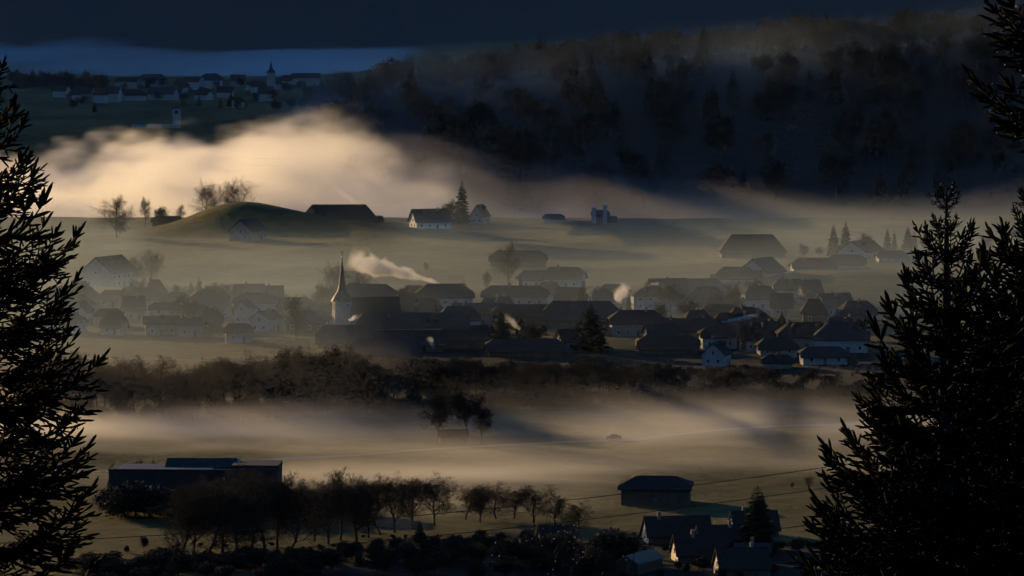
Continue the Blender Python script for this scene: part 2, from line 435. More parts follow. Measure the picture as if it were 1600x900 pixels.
round_ = lambda t: 1.35 - .75 * abs(t - .45)
BARE = [bare_tree(11, 16), bare_tree(12, 17, kids=(3.0, 1.9, 1.7, 1.6, 1.1), ang=(22, 55), lift=.09, bole=.2),
        bare_tree(13, 15, kids=(3.4, 2, 1.6, 1.6, 1.1), ang=(35, 75), shape=round_), bare_tree(14, 18, ang=(20, 48), lift=.1, bole=.35),
        bare_tree(15, 16, crook=.34, shape=round_), bare_tree(16, 17, kids=(2.6, 1.9, 1.7, 1.7, 1.1), ang=(25, 60), lift=.07)]
FINE = [bare_tree(21, 16, kids=(4.2, 2.1, 1.6, 1.7, 1.0), ang=(35, 78), shape=lambda t: 1.3 - .9 * t, lift=.03, rmin=.007), bare_tree(22, 16, kids=(4.0, 2.1, 1.7, 1.7, 1.0), shape=round_, bole=.22, rmin=.007)]
LEAFY = [bare_tree(31, 16, leaves=4200, kids=(3.6, 2, 1.7, 1.8, 1), bole=.28), bare_tree(32, 16, leaves=4800, kids=(3.4, 2.1, 1.7, 1.8, 1), shape=round_, bole=.3)]
BUSH = [bare_tree(41, 6, .12, kids=(3.6, 2.0, 1.7, 1.4, 1.0), bole=.0, ang=(20, 60), shape=lambda t: 1.6 - .8 * t, lift=.1), bare_tree(42, 6, .12, kids=(3.6, 2.0, 1.7, 1.3, .8), bole=.0, ang=(25, 65), shape=lambda t: 1.7 - .8 * t, leaves=3000)]
CONI = [conifer(51), conifer(52, 18, 3.3), conifer(53, 18, 4.8, dens=1.2)]
SLIM = [conifer(54, 18, 1.5, dens=.9)]
_tk = [0]
def tree(kind, base, h, name, label, group=None, wide=1.0, cat='tree', var=None):
    lib = dict(bare=BARE, fine=FINE, leafy=LEAFY, bush=BUSH, conifer=CONI, slim=SLIM)[kind]
    _tk[0] += 1
    parts, h0 = lib[(_tk[0] * 7 + (_tk[0] // 5)) % len(lib) if var is None else var]
    s = h / h0
    e = empty(name, base, (_tk[0] * 2.399) % 6.283); e.scale = (s * wide, s * wide, s)
    for n, me in parts: link_mesh(n, me, e)
    return tag(e, label, cat, group)
def tree_px(kind, px, top, Y, name, label, group=None, wide=1.0, cat='tree', var=None):
    b = gx(px, Y); h = at(px, top, Y).z - b.z
    return tree(kind, b, max(h, 1.0), name, label, group, wide, cat, var)
ORD = ['first', 'second', 'third', 'fourth', 'fifth', 'sixth', 'seventh', 'eighth', 'ninth', 'tenth', 'eleventh', 'twelfth', 'thirteenth', 'fourteenth',
       'fifteenth', 'sixteenth', 'seventeenth', 'eighteenth', 'nineteenth', 'twentieth', 'twenty-first', 'twenty-second', 'twenty-third', 'twenty-fourth', 'twenty-fifth', 'twenty-sixth', 'twenty-seventh', 'twenty-eighth', 'twenty-ninth',
       'thirtieth', 'thirty-first', 'thirty-second', 'thirty-third', 'thirty-fourth', 'thirty-fifth', 'thirty-sixth', 'thirty-seventh', 'thirty-eighth', 'thirty-ninth', 'fortieth', 'forty-first', 'forty-second', 'forty-third', 'forty-fourth']
# ---------------------------------------------------------------- houses
def roof_mesh(L, W, wh, rise, hip, o, th=.28):
    """pitched roof along x with half-hipped ends; a closed body of thickness th"""
    a, b = L / 2 + o, W / 2 + o
    slope = rise / (W / 2); ze = wh - o * slope; zr = wh + rise
    hip = hip if hip < .02 else min(.97, .35 + .75 * hip)
    t = 1 - hip; zg = ze + (zr - ze) * t; yg = b * (1 - t); ins = yg * .9
    top = [(-a, -b, ze), (a, -b, ze), (a, b, ze), (-a, b, ze), (-a, -yg, zg), (a, -yg, zg), (a, yg, zg), (-a, yg, zg), (-a + ins, 0, zr), (a - ins, 0, zr)]
    F = []
    if hip < .02:
        top = top[:4] + [(-a, 0, zr), (a, 0, zr)]; n = 6
        F = [(0, 1, 5, 4), (2, 3, 4, 5)]; rim = [0, 1, 5, 2, 3, 4]
        loops = [(0, 1), (1, 5), (5, 2), (2, 3), (3, 4), (4, 0)]
    elif hip > .98:
        top = top[:4] + [(-a + b * .9, 0, zr), (a - b * .9, 0, zr)]; n = 6
        F = [(0, 1, 5, 4), (2, 3, 4, 5), (1, 2, 5), (3, 0, 4)]; loops = [(0, 1), (1, 2), (2, 3), (3, 0)]
    else:
        n = 10
        F = [(0, 1, 5, 9, 8, 4), (2, 3, 7, 8, 9, 6), (5, 6, 9), (7, 4, 8)]
        loops = [(0, 1), (1, 5), (5, 6), (6, 2), (2, 3), (3, 7), (7, 4), (4, 0)]
    V = top + [(x, y, z - th) for x, y, z in top]
    F2 = [tuple(i + n for i in reversed(f)) for f in F]
    F3 = [(j, i, i + n, j + n) for i, j in loops]
    return V, F + F2 + F3
def wall_mesh(L, W, wh, rise, hip):
    a, b = L / 2, W / 2; d = .32
    hip = hip if hip < .02 else min(.97, .35 + .75 * hip)
    if hip > .98:
        P = [(-b, -.6), (b, -.6), (b, wh - d), (-b, wh - d)]
    else:
        t = max(0., 1 - hip - .04); zg = wh + rise * t - d; yg = b * (1 - t)
        P = [(-b, -.6), (b, -.6), (b, wh - d), (yg, zg), (-yg, zg), (-b, wh - d)]
    n = len(P)
    V = [(-a, y, z) for y, z in P] + [(a, y, z) for y, z in P]
    F = [tuple(range(n - 1, -1, -1)), tuple(range(n, 2 * n))] + [(i, (i + 1) % n, (i + 1) % n + n, i + n) for i in range(n)]
    return V, F
def window(parent, x, y, z, w, h, face):
    """face: -y (long side to the camera), -x or +x gable"""
    t = .12
    if face == 'y': f = box_obj('window', (x, y - .02, z), (w + .24, t, h + .24), M['frame'], parent); box_obj('pane', (x, y - .09, z), (w, .04, h), M['glass'], f)
    else:
        s = -1 if face == '-x' else 1
        f = box_obj('window', (x + s * .02, y, z), (t, w + .24, h + .24), M['frame'], parent); box_obj('pane', (x + s * .09, y, z), (.04, w, h), M['glass'], f)
_hk = [0]
def house(base, L, W, wh, rise, hip, rz, label, name='village_house', roof='roof', wall='wall', chim=1, windows=True, o=.9, cat='house', group=None, far=False, near=False):
    _hk[0] += 1; rnd = random.Random(_hk[0] * 13)
    e = empty(name, base, rz); tag(e, label, cat, group)
    V, F = wall_mesh(L, W, wh, rise, hip)
    if near:                                   # gables lightened for sunlight, long sides darkened for shade
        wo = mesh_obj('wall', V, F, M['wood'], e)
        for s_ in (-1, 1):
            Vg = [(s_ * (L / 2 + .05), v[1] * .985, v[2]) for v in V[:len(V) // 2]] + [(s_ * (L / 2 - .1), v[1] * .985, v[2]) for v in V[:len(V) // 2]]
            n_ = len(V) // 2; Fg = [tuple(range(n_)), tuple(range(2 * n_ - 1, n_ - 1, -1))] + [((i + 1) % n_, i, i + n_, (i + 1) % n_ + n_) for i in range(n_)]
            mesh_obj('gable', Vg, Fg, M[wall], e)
    else: wo = mesh_obj('wall', V, F, M[wall], e)
    V, F = roof_mesh(L, W, wh, rise, hip, o); ro = mesh_obj('roof', V, F, M[roof], e)
    for k in range(chim):
        cx = (rnd.uniform(-.3, .3) if chim == 1 else (-.28, .25)[k % 2]) * L; cyy = rnd.choice((-.06, .08)) * W
        zt = wh + rise * (1 - abs(cyy) / (W / 2))
        box_obj('chimney', (cx, cyy, zt + .35), (.75, .6, 2.1), M['chim'], ro)
    if windows and not far and L > 9 and rnd.random() < .45 and hip < .9:
        for dx in ((0,) if L < 13 else (-.22 * L, .22 * L)):
            f = .55; zd = wh + rise * f; yd = -W / 2 * (1 - f)
            d = box_obj('dormer', (dx, yd - .35, zd + .25), (1.7, 1.9, 1.3), M['wood'], ro); V, F = roof_mesh(1.9, 1.7, 0, .7, 0, .2, .12)
            dr = mesh_obj('dormer_roof', V, F, M[roof], ro); dr.location = (dx, yd - .3, zd + .95); dr.rotation_euler = (0, 0, R(90))
    if not far and rnd.random() < .35 and L > 8:
        sd = rnd.choice((-1, 1)); al = rnd.uniform(2.6, 4.2); ah = min(2.5, wh)
        prism = [(-W * .34, -.6), (W * .3, -.6), (W * .3, ah), (-W * .34, ah + .9)]
        n_ = 4; V = [(sd * (L / 2 - .05), y, z) for y, z in prism] + [(sd * (L / 2 + al), y, z) for y, z in prism]
        F = [(0, 1, 2, 3), (7, 6, 5, 4)] + [((i + 1) % 4, i, i + 4, (i + 1) % 4 + 4) for i in range(4)]
        mesh_obj('annex', V, F, M['wood'], e)
    if windows:
        nst = 2 if wh > 4.6 else 1
        n = max(2, int(L / 3.6))
        for s in range(nst):
            z = (1.7 if s == 0 else 4.3)
            if z + .7 > wh - .25: continue
            for i in range(n):
                x = (i + .5) / n * (L - 1.2) - (L - 1.2) / 2
                if s == 0 and i == n // 2:
                    d = box_obj('door', (x, -W / 2 - .03, 1.05), (1.1, .14, 2.1), M['wood'], e); box_obj('handle', (x + .4, -W / 2 - .13, 1.05), (.06, .08, .16), M['metal'], d)
                else: window(e, x, -W / 2, z, .95, 1.2, 'y')
        for face, sx in (('-x', -L / 2), ('+x', L / 2)):
            for y in (-W * .22, W * .22):
                if 1.7 + .7 < wh: window(e, sx, y, 1.7, .9, 1.15, face)
            if hip < .7: window(e, sx, 0, min(4.4, wh + .1) if wh < 4.6 else wh - .6, .9, 1.1, face)
    return e
def house_px(px, Y, wpx, eave, ridge, label, hip=.4, rz=0., depth=None, **k):
    b = gx(px, Y); L = wpx / ppm(Y)
    o = k.get('o', .9)
    if depth is None: depth = min(max(L * .62, 6.5), 12.5)
    L = max(L / max(math.cos(rz), .4) - 2 * o, 4.)
    ze = at(px, eave, Y - depth / 2).z - b.z; zr = at(px, ridge, Y).z - b.z
    W = depth; rise = max(zr - ze, 1.6) * (W / 2) / (W / 2 + o); wh = max(zr - rise, 2.4)
    return house(b, L, W, wh, rise, hip, rz, label, **k)

def church(px, Y, tip, eave, wpx, label, spire_base=None, belfry=True, nave=None, name='church'):
    b = gx(px, Y); w = wpx / ppm(Y); zt = at(px, tip, Y).z - b.z; ze = at(px, eave, Y).z - b.z
    e = empty(name, b, R(12)); tag(e, label, 'church')
    tower = box_obj('tower', (0, 0, ze / 2 - .5), (w, w, ze + 1), M['stone'], e)
    if belfry:
        for face, c in (('y', (-.23 * w, 0)), ('y', (.23 * w, 0))):
            f = box_obj('belfry_opening', (c[0], -w / 2 - .03, ze - 1.9), (.95, .14, 2.3), M['frame'], tower)
            for s in range(5): box_obj('louvre', (c[0], -w / 2 - .12, ze - 2.75 + s * .42), (.8, .08, .26), M['dark'], f)
        for yy in (-.23, .23): box_obj('belfry_opening', (-w / 2 - .03, yy * w, ze - 1.9), (.14, .95, 2.3), M['dark'], tower)
    # flared foot of the roof, then an eight-sided needle
    hs = zt - ze - 2.4
    prof = [(w * .62, ze - .15), (w * .50, ze + hs * .10), (w * .30, ze + hs * .22), (w * .20, ze + hs * .36), (w * .10, ze + hs * .70), (.05, ze + hs)]
    V = []; F = []
    for k, (r, z) in enumerate(prof):
        for i in range(8):
            a = 2 * math.pi * (i + .5) / 8; c, s = math.cos(a), math.sin(a)
            q = max(abs(c), abs(s)); f = (1 / q) if k == 0 else 1.0
            f = f if k == 0 else (1 / q) * (.5 if k == 1 else 0) + (.5 if k == 1 else 1.0)
            V.append((c * r * f, s * r * f, z))
    for k in range(len(prof) - 1):
        for i in range(8): j = (i + 1) % 8; F.append((k * 8 + i, k * 8 + j, k * 8 + 8 + j, k * 8 + 8 + i))
    F.append(tuple(range(7, -1, -1)))
    sp = mesh_obj('spire', V, F, M['slate'], e)
    V = []; F = []
    for k, (r, z) in enumerate(((.02, 0), (.26, .12), (.36, .36), (.26, .6), (.02, .72))):
        V += [(r * math.cos(i * math.pi / 4), r * math.sin(i * math.pi / 4), ze + hs - .1 + z) for i in range(8)]
    for k in range(4): F += [(k * 8 + i, k * 8 + (i + 1) % 8, k * 8 + 8 + (i + 1) % 8, k * 8 + 8 + i) for i in range(8)]
    mesh_obj('finial_ball', V, F, M['copper'], sp)
    zc = ze + hs + .6
    box_obj('cross', (0, 0, zc + .9), (.13, .13, 1.9), M['slate'], sp); box_obj('cross_arm', (0, 0, zc + 1.2), (.9, .11, .13), M['slate'], sp)
    if nave:
        nl, nw, nh, nr = nave
        V, F = wall_mesh(nl, nw, nh, nr, 0); o = mesh_obj('nave', V, F, M['wall'], e); o.location = (w / 2 + nl / 2 - .4, 0, 0)
        V, F = roof_mesh(nl, nw, nh, nr, 0, .5); o2 = mesh_obj('nave_roof', V, F, M['roof'], e); o2.location = o.location + Vector((.5, 0, 0))
        for i in range(4): window(o, -nl / 2 + (i + .8) * nl / 4.6, -nw / 2, nh * .5, .9, 2.4, 'y')
    return e

# row: px, depth, width px, eave, ridge, hip, rotation (deg), roof, wall, chimneys, label
VILLAGE = [
 (170, 1690, 62, 424, 402, .0, 62, 'roof2', 'wall', 0, 'pale gabled house beside the lone bare tree above the village'),
 (112, 1570, 96, 474, 447, .5, 4, 'roof', 'wall2', 1, 'wide dark-roofed house at the left end of the village beside the spruce'),
 (127, 1500, 34, 486, 471, .0, 78, 'roof2', 'wall', 0, 'narrow white gable house with one window at the village left end'),
 (180, 1575, 56, 470, 453, .4, -6, 'roof', 'wall2', 1, 'small dark house, second roof from left on the village skyline'),
 (227, 1568, 60, 468, 449, .35, 3, 'roof2', 'wall', 1, 'grey-roofed house, third roof from left on the village skyline'),
 (277, 1558, 46, 472, 456, .5, -4, 'roof', 'wall', 0, 'low house, fourth roof from left on the village skyline'),
 (328, 1550, 64, 467, 451, .6, 5, 'roof', 'wall2', 0, 'half-hipped house, fifth roof from left on the village skyline'),
 (400, 1540, 72, 473, 457, .5, -5, 'roof2', 'wall', 2, 'half-hipped house with two chimneys left of the bare garden tree'),
 (382, 1505, 30, 480, 469, .0, 75, 'roof', 'wall', 0, 'small white gable below the two-chimney half-hipped roof'),
 (258, 1505, 54, 483, 472, .3, 4, 'roof', 'wall', 1, 'white-walled house in the second row of the left village'),
 (302, 1498, 42, 484, 474, .2, -8, 'roof2', 'wall', 0, 'blue-grey walled house in the second row beside the white one'),
 (170, 1485, 48, 493, 482, .4, 2, 'roof', 'wall2', 0, 'low brown house at the front left edge of the village'),
 (252, 1452, 58, 506, 493, .0, 6, 'roof', 'wall2', 0, 'long low house in the front row of the left village'),
 (299, 1446, 46, 508, 496, .3, -6, 'roof2', 'wall2', 1, 'small chimneyed house in the front row of the left village'),
 (372, 1422, 48, 519, 505, .3, 6, 'roof', 'wall', 0, 'white-walled house standing lowest on the left meadow edge'),
 (415, 1470, 40, 497, 486, .0, 66, 'roof2', 'wall', 0, 'pale gable house just left of the tall garden tree'),
 (458, 1545, 76, 481, 464, .5, -4, 'roof', 'wall2', 0, 'broad roofed house behind the tall garden tree'),
 (500, 1532, 46, 489, 474, .0, 5, 'roof2', 'wall', 0, 'plain roofed house immediately left of the church tower'),
 (494, 1490, 40, 500, 486, .0, 70, 'roof', 'wall', 0, 'white gable house in front of the church tower foot'),
 (575, 1532, 88, 471, 443, .3, -24, 'roof2', 'wall', 1, 'steep dark-roofed house immediately right of the church spire'),
 (645, 1442, 178, 512, 488, .2, 2, 'roof2', 'wall2', 0, 'very long low hall roof in front of the church'),
 (695, 1548, 92, 465, 443, .45, 3, 'roof', 'wall', 0, 'large white farmhouse with dark hipped roof under the big smoke plume'),
 (805, 1550, 106, 463, 446, .3, -3, 'roof', 'wall2', 1, 'long farmhouse with lit side windows right of the white farmhouse'),
 (748, 1500, 84, 491, 473, .0, -5, 'roof2', 'wall2', 0, 'plain barn below and between the two large farmhouses'),
 (830, 1492, 124, 496, 475, .2, 3, 'roof', 'wood', 0, 'long barn below the farmhouse with lit side windows'),
 (908, 1480, 118, 501, 470, .2, -2, 'roof2', 'wood', 1, 'wide chimneyed barn behind the pointed dark conifer'),
 (1022, 1562, 76, 462, 447, .8, 4, 'roof', 'wall', 1, 'pale hipped house beside the slim cypress'),
 (995, 1452, 90, 506, 484, .4, 3, 'roof', 'wall2', 1, 'half-hipped house right of the pointed dark conifer'),
 (1133, 1505, 104, 500, 476, .7, -3, 'roof3', 'wall2', 0, 'hazy hipped house standing in the glowing mist'),
 (1160, 1432, 112, 520, 488, .45, 3, 'roof', 'wall2', 1, 'large half-hipped roof behind the drifting low smoke'),
 (1075, 1424, 104, 517, 497, .0, -4, 'roof', 'wood', 2, 'long dark barn with two small chimneys right of centre'),
 (1030, 1400, 48, 522, 505, .0, 16, 'roof2', 'wall2', 0, 'small house with thin sunlit gable edge at village centre right'),
 (905, 1392, 70, 533, 513, .0, 16, 'roof', 'wall', 0, 'dark house with sunlit gable triangle left of the pointed conifer'),
 (540, 1412, 96, 540, 511, .2, 3, 'roof2', 'wood', 0, 'grey barn roof behind the row of dark field conifers'),
 (740, 1402, 112, 531, 508, .2, -3, 'roof', 'wood', 1, 'dark broad barn left of the tiered conifer'),
 (640, 1392, 112, 545, 520, .0, 4, 'roof', 'wood', 0, 'dark low barn with a wisp of smoke before it'),
 (605, 1352, 116, 566, 540, .1, -4, 'roof2', 'wood', 0, 'lowest dark barn above the field trees left of centre'),
 (820, 1372, 124, 549, 529, .1, 2, 'roof', 'wood', 0, 'long dark roof in the shaded front row at centre'),
 (1045, 1382, 98, 546, 523, .2, -5, 'roof3', 'wood', 0, 'reddish dark roof in the shaded front row right of centre'),
 (1122, 1402, 62, 527, 511, .3, 6, 'roof', 'wall', 0, 'pale-walled house just below the drifting low smoke'),
 (1120, 1338, 42, 552, 535, .0, 74, 'roof2', 'wall', 0, 'white gable house with stacked windows at the shaded village edge'),
 (1258, 1402, 92, 527, 503, .55, 3, 'roof', 'wall2', 1, 'left of the twin large hipped houses at the right village end'),
 (1316, 1382, 88, 531, 503, .6, -4, 'roof2', 'wall', 2, 'right of the twin large hipped houses, two tall chimneys'),
 (1214, 1368, 66, 546, 527, .4, 5, 'roof', 'wall2', 0, 'low dark house in front of the twin hipped houses'),
 (1216, 1332, 54, 569, 556, .4, -4, 'roof', 'wall2', 0, 'lowest dark bungalow at the right village edge'),
 (1287, 1346, 78, 558, 541, .3, 3, 'roof2', 'wall', 0, 'long white-walled house below the twin hipped houses'),
 (1094, 1605, 84, 460, 438, .4, 5, 'roof2', 'wall', 0, 'leftmost house of the blue-shaded row on the rise'),
 (1150, 1640, 62, 442, 423, .3, -8, 'roof', 'wall', 0, 'second house of the blue-shaded row on the rise'),
 (1190, 1650, 56, 440, 420, .0, 60, 'roof2', 'wall', 0, 'gabled third house of the blue-shaded row on the rise'),
 (1270, 1690, 72, 436, 420, .3, 4, 'roof', 'wall', 0, 'dark house with sunlit eave on the crest of the swell'),
 (1322, 1730, 62, 428, 412, .2, -8, 'roof2', 'wall', 0, 'grey house in the hamlet below the paired tall conifers'),
 (1345, 1790, 54, 405, 389, .0, 58, 'roof', 'wall', 0, 'tall gabled house in the hamlet right of the paired conifers'),
 (1392, 1760, 50, 413, 402, .2, 4, 'roof2', 'wall', 0, 'low flat-looking house at the right end of the hamlet'),
 (1175, 1845, 106, 395, 366, .75, 2, 'roof', 'wood', 0, 'big hipped barn alone on the upper right meadow'),
 (810, 1800, 92, 408, 391, .3, -3, 'roof', 'wood', 0, 'dark-roofed farm building beside the tall bare meadow tree'),
 (836, 1692, 58, 438, 422, .3, 5, 'roof2', 'wall', 0, 'smaller of the two linked houses above the village'),
 (882, 1690, 64, 436, 417, .2, -14, 'roof', 'wall', 1, 'larger of the two linked houses, with a sunlit gable edge'),
 (530, 2125, 118, 347, 323, .7, 3, 'roof', 'wood', 0, 'big hazy barn half hidden behind the round mound'),
 (672, 2085, 58, 347, 326, .0, 20, 'roof', 'sunlit_cream', 1, 'farmhouse with sunlit white end walls on the upper meadow'),  # end-wall sunlight put into the wall colour
 (750, 2112, 26, 336, 320, .0, 70, 'roof2', 'wall', 0, 'small hazy gabled house right of the tall dark conifer'),
 (865, 2122, 36, 343, 335, .2, 0, 'roof2', 'wall', 0, 'tiny low farm building at the foot of the dark hill'),
 (388, 1968, 44, 360, 343, .0, 66, 'roof2', 'wall2', 0, 'gabled chalet with sunlit roof edge before the round mound'),
 (262, 2075, 50, 356, 346, .2, 0, 'roof', 'wood', 0, 'low dark shed left of the mound below the round tree'),
]
def build_village():
    for px, Y, w, ev, rg, hip, rz, rf, wl_, ch, lab in VILLAGE:
        gable = abs(rz) > 50
        if gable:                      # the gable end looks towards the camera
            b = gx(px, Y); W = w / ppm(Y) - 1.2; L = W * 1.25
            wh = at(px, ev, Y - L / 2).z - b.z; rise = max(at(px, rg, Y - L / 2).z - b.z - wh, 1.6)
            house(b, L, max(W, 3.5), max(wh, 2.4), rise, hip, R(rz), lab, roof=rf, wall=wl_, chim=ch, o=.6)
        else:
            barn = wl_ == 'wood'
            house_px(px, Y, w, ev, rg, lab, hip, R(rz), roof=rf, wall=wl_, chim=ch, windows=not barn, name='barn' if 'barn' in lab else 'village_house', cat='barn' if 'barn' in lab else 'house')
build_village()
def infill():
    rd = random.Random(77); spots = [tuple(gx(v[0], v[1])[:2]) + (v[2] / ppm(v[1]),) for v in VILLAGE] + [tuple(gx(540, 1480)[:2]) + (24.,)]
    out = []
    for _ in range(4000):
        if len(out) >= 40: break
        px = rd.uniform(90, 1340); Y = rd.uniform(1385, 1600) if px > 520 else rd.uniform(1450, 1600)
        w = rd.uniform(34, 64); q = gx(px, Y); L = w / ppm(Y)
        if all((q.x - a) ** 2 + (q.y - b) ** 2 > ((L + l) * .5 + 3) ** 2 or abs(q.y - b) > 15 and abs(q.x - a) > 4 for a, b, l in spots):
            spots.append((q.x, q.y, L)); out.append((px, Y, w, rd.random(), rd.random(), rd.random()))
    out.sort()
    for i, (px, Y, w, a, b, c) in enumerate(out):
        g = gx(px, Y); L = w / ppm(Y)
        house(g, L - 1.2, min(max(L * .7, 6), 10), 3.4 + 1.6 * a, 3.2 + 1.6 * b, 0 if c < .35 else c * .7, R((a - .5) * 50), '%s small dark-roofed infill house from the left in the crowded village' % ORD[i],
              roof=('roof', 'roof2', 'roof3')[int(b * 2.99)], wall=('wall2', 'wall', 'wood')[int(c * 2.99)], chim=1 if a > .5 else 0, group='small houses filling the village', o=.7)
infill()
church(534.5, 1480, 392, 470, 27, 'village church with slender needle spire catching the sun on its left edge', nave=(17, 9, 6, 5))
# ---------------------------------------------------------------- the near field: hall, barn, hut, road, car
def prism_obj(name, prof, y0, y1, mat, parent):
    n = len(prof)
    V = [(x, y0, z) for x, z in prof] + [(x, y1, z) for x, z in prof]
    F = [tuple(range(n)), tuple(range(2 * n - 1, n - 1, -1))] + [((i + 1) % n, i, i + n, (i + 1) % n + n) for i in range(n)]
    return mesh_obj(name, V, F, mat, parent)
def build_hall():
    Y = 978; b = gx(300, Y); e = empty('industrial_hall', b, R(-2))
    tag(e, 'long dark flat-roofed hall at the misty field edge, left', 'hall')
    p = 1 / ppm(Y)
    zt = at(300, 735, Y).z - b.z
    body = box_obj('wall', (0, 6, zt / 2 - .4), (266 * p, 13, zt + .8), M['dark'], e)
    for i in range(22):
        if i != 17: box_obj('cladding_panel', ((-133 + (i + .5) * 12.1) * p, -.53, zt * .5), (11.7 * p, .07 + .02 * (i % 3), zt * .98), M['dark'], body)
    box_obj('parapet', (0, -.6, zt + .15), (267 * p, .3, .35), M['dark'], e)
    box_obj('roof', (-45 * p, 5.6, zt + .12), (150 * p, 11.5, .22), M['asphalt'], e)
    V, F = roof_mesh(106 * p, 9, zt + .4, 1.5, 0, .4); r = mesh_obj('roof_ridge_hood', V, F, M['roof2'], e); r.location = (8 * p, 9, 0)
    box_obj('stair_block', (97 * p, 6.2, zt + .55), (74 * p, 11, 1.2), M['dark'], e)
    box_obj('vent_stack', (70 * p, 3, zt + 1.6), (.5, .5, 2.0), M['metal'], e)
    d = box_obj('door', (78.7 * p, -.53, 1.5), (1.6, .12, 3.0), M['wood'], e); box_obj('handle', (78.7 * p + .5, -.62, 1.4), (.1, .1, .4), M['metal'], d)
build_hall()
field_barn = house_px(1026, 985, 116, 764, 743, 'lone timber field barn standing in glowing mist under the wires', .55, R(-5), roof='roof', wall='wood', chim=0, windows=False, name='barn', cat='barn', o=.8, depth=11, far=True)
for sx_ in (-1.2, 1.2):
    d_ = box_obj('door', (sx_, -5.56, 1.7), (2.3, .12, 3.4), M['wood'], field_barn); box_obj('handle', (sx_ * .25, -5.66, 1.5), (.1, .1, .4), M['metal'], d_)
e = house_px(708, 1112, 48, 684, 674, 'small dark hut under the three field trees', .0, R(4), roof='roof', wall='wood', chim=0, windows=False, name='field_hut', cat='hut', o=.5, depth=5.5)
for x, top, Y, k, v, w in ((684, 601, 1112, 'leafy', 0, .95), (730, 600, 1116, 'leafy', 1, 1.0), (752, 625, 1110, 'leafy', 0, 1.0)):
    tree_px(k, x, top, Y, 'field_tree', {684: 'left of the three dark trees sheltering the field hut', 730: 'tallest middle tree right behind the field hut', 752: 'lower right-hand tree beside the field hut with bare reddish trunk'}[x], 'trees round the field hut', w * .8, var=v)
tree_px('fine', 1267, 739, 1012, 'young_tree', 'small round young tree alone on the near field', wide=.8, var=1)
tree_px('fine', 1240, 753, 1016, 'young_tree', 'faint low shrub left of the small round young tree', wide=1.0, var=0)

def ribbon(name, pix, w, mat, dz=.05, kind='structure', seg=10):
    P = [gp(*p) for p in pix]; pts = []
    for a, b in zip(P[:-1], P[1:]):
        n = max(2, int((b - a).length / seg))
        for i in range(n):
            q = a.lerp(b, i / n); pts.append((q.x, q.y))
    pts.append((P[-1].x, P[-1].y)); pts = np.array(pts)
    k = np.ones(9) / 9; sm = np.stack([np.convolve(np.pad(pts[:, i], 4, 'edge'), k, 'valid') for i in (0, 1)], 1)
    d = np.gradient(sm, axis=0); d /= np.linalg.norm(d, axis=1, keepdims=True); nrm = np.stack([-d[:, 1], d[:, 0]], 1)
    V = []; F = []
    for i in range(len(sm)):
        for s in (-1, 0, 1):
            q = sm[i] + nrm[i] * s * w / 2; V.append((q[0], q[1], H(q[0], q[1]) + dz + (.04 if s == 0 else 0)))
    for i in range(len(sm) - 1):
        for s in (0, 1): a = i * 3 + s; F.append((a, a + 3, a + 4, a + 1))
    o = mesh_obj(name, V, F, mat, smooth=True); tag(o, kind=kind); return o
ribbon('road', [(-60, 745), (200, 735), (440, 720), (560, 712), (720, 702), (800, 696), (900, 690), (960, 687), (1100, 677), (1300, 661), (1400, 655), (1700, 640)], 4.2, M['asphalt'])
ribbon('footpath', [(-100, 560), (200, 558), (330, 565), (450, 572)], 2.2, M['asphalt'])

def build_car():
    b = gp(958, 688); e = empty('car', b + Vector((0, 0, .08)), R(8)); tag(e, 'small dark car driving on the field road in mist', 'car')
    prof = [(-2.1, .35), (-2.1, .85), (-1.9, 1.0), (-1.2, 1.08), (-.7, 1.5), (.7, 1.55), (1.6, 1.15), (2.1, 1.0), (2.15, .4), (1.7, .3), (-1.7, .3)]
    body = prism_obj('body', prof, -.85, .85, M['paint'], e)
    prism_obj('side_window', [(-1.05, 1.08), (-.62, 1.42), (.62, 1.46), (1.35, 1.14)], -.87, -.855, M['glass'], body)
    prism_obj('side_window', [(-1.05, 1.08), (-.62, 1.42), (.62, 1.46), (1.35, 1.14)], .855, .87, M['glass'], body)
    for y in (-.6, .6): box_obj('headlight', (-2.12, y, .78), (.06, .32, .16), M['lamp'], e)
    for x in (-1.35, 1.35):
        for y in (-.8, .8):
            V = []; F = []
            for s in (-.1, .1): V += [(x + .33 * math.cos(a * math.pi / 8), y + s, .33 + .33 * math.sin(a * math.pi / 8)) for a in range(16)]
            F = [tuple(range(15, -1, -1)), tuple(range(16, 32))] + [(i, (i + 1) % 16, (i + 1) % 16 + 16, i + 16) for i in range(16)]
            w = mesh_obj('wheel', V, F, M['rubber'], e); box_obj('rim', (x, y + (.11 if y > 0 else -.11), .33), (.3, .03, .3), M['metal'], w)
build_car()
def build_cabin():
    b = gp(1232, 660.5); e = empty('field_cabin', b, R(6)); tag(e, 'small square dark blue cabin standing alone in the misty field', 'cabin')
    box_obj('wall', (0, 0, 1.1), (1.9, 1.7, 2.3), M['blue'], e); box_obj('roof', (0, 0, 2.32), (2.1, 2.0, .14), M['blue'], e)
    d = box_obj('door', (.2, -.87, .95), (.75, .06, 1.9), M['dark'], e); box_obj('handle', (.45, -.92, .9), (.05, .05, .16), M['metal'], d)
build_cabin()

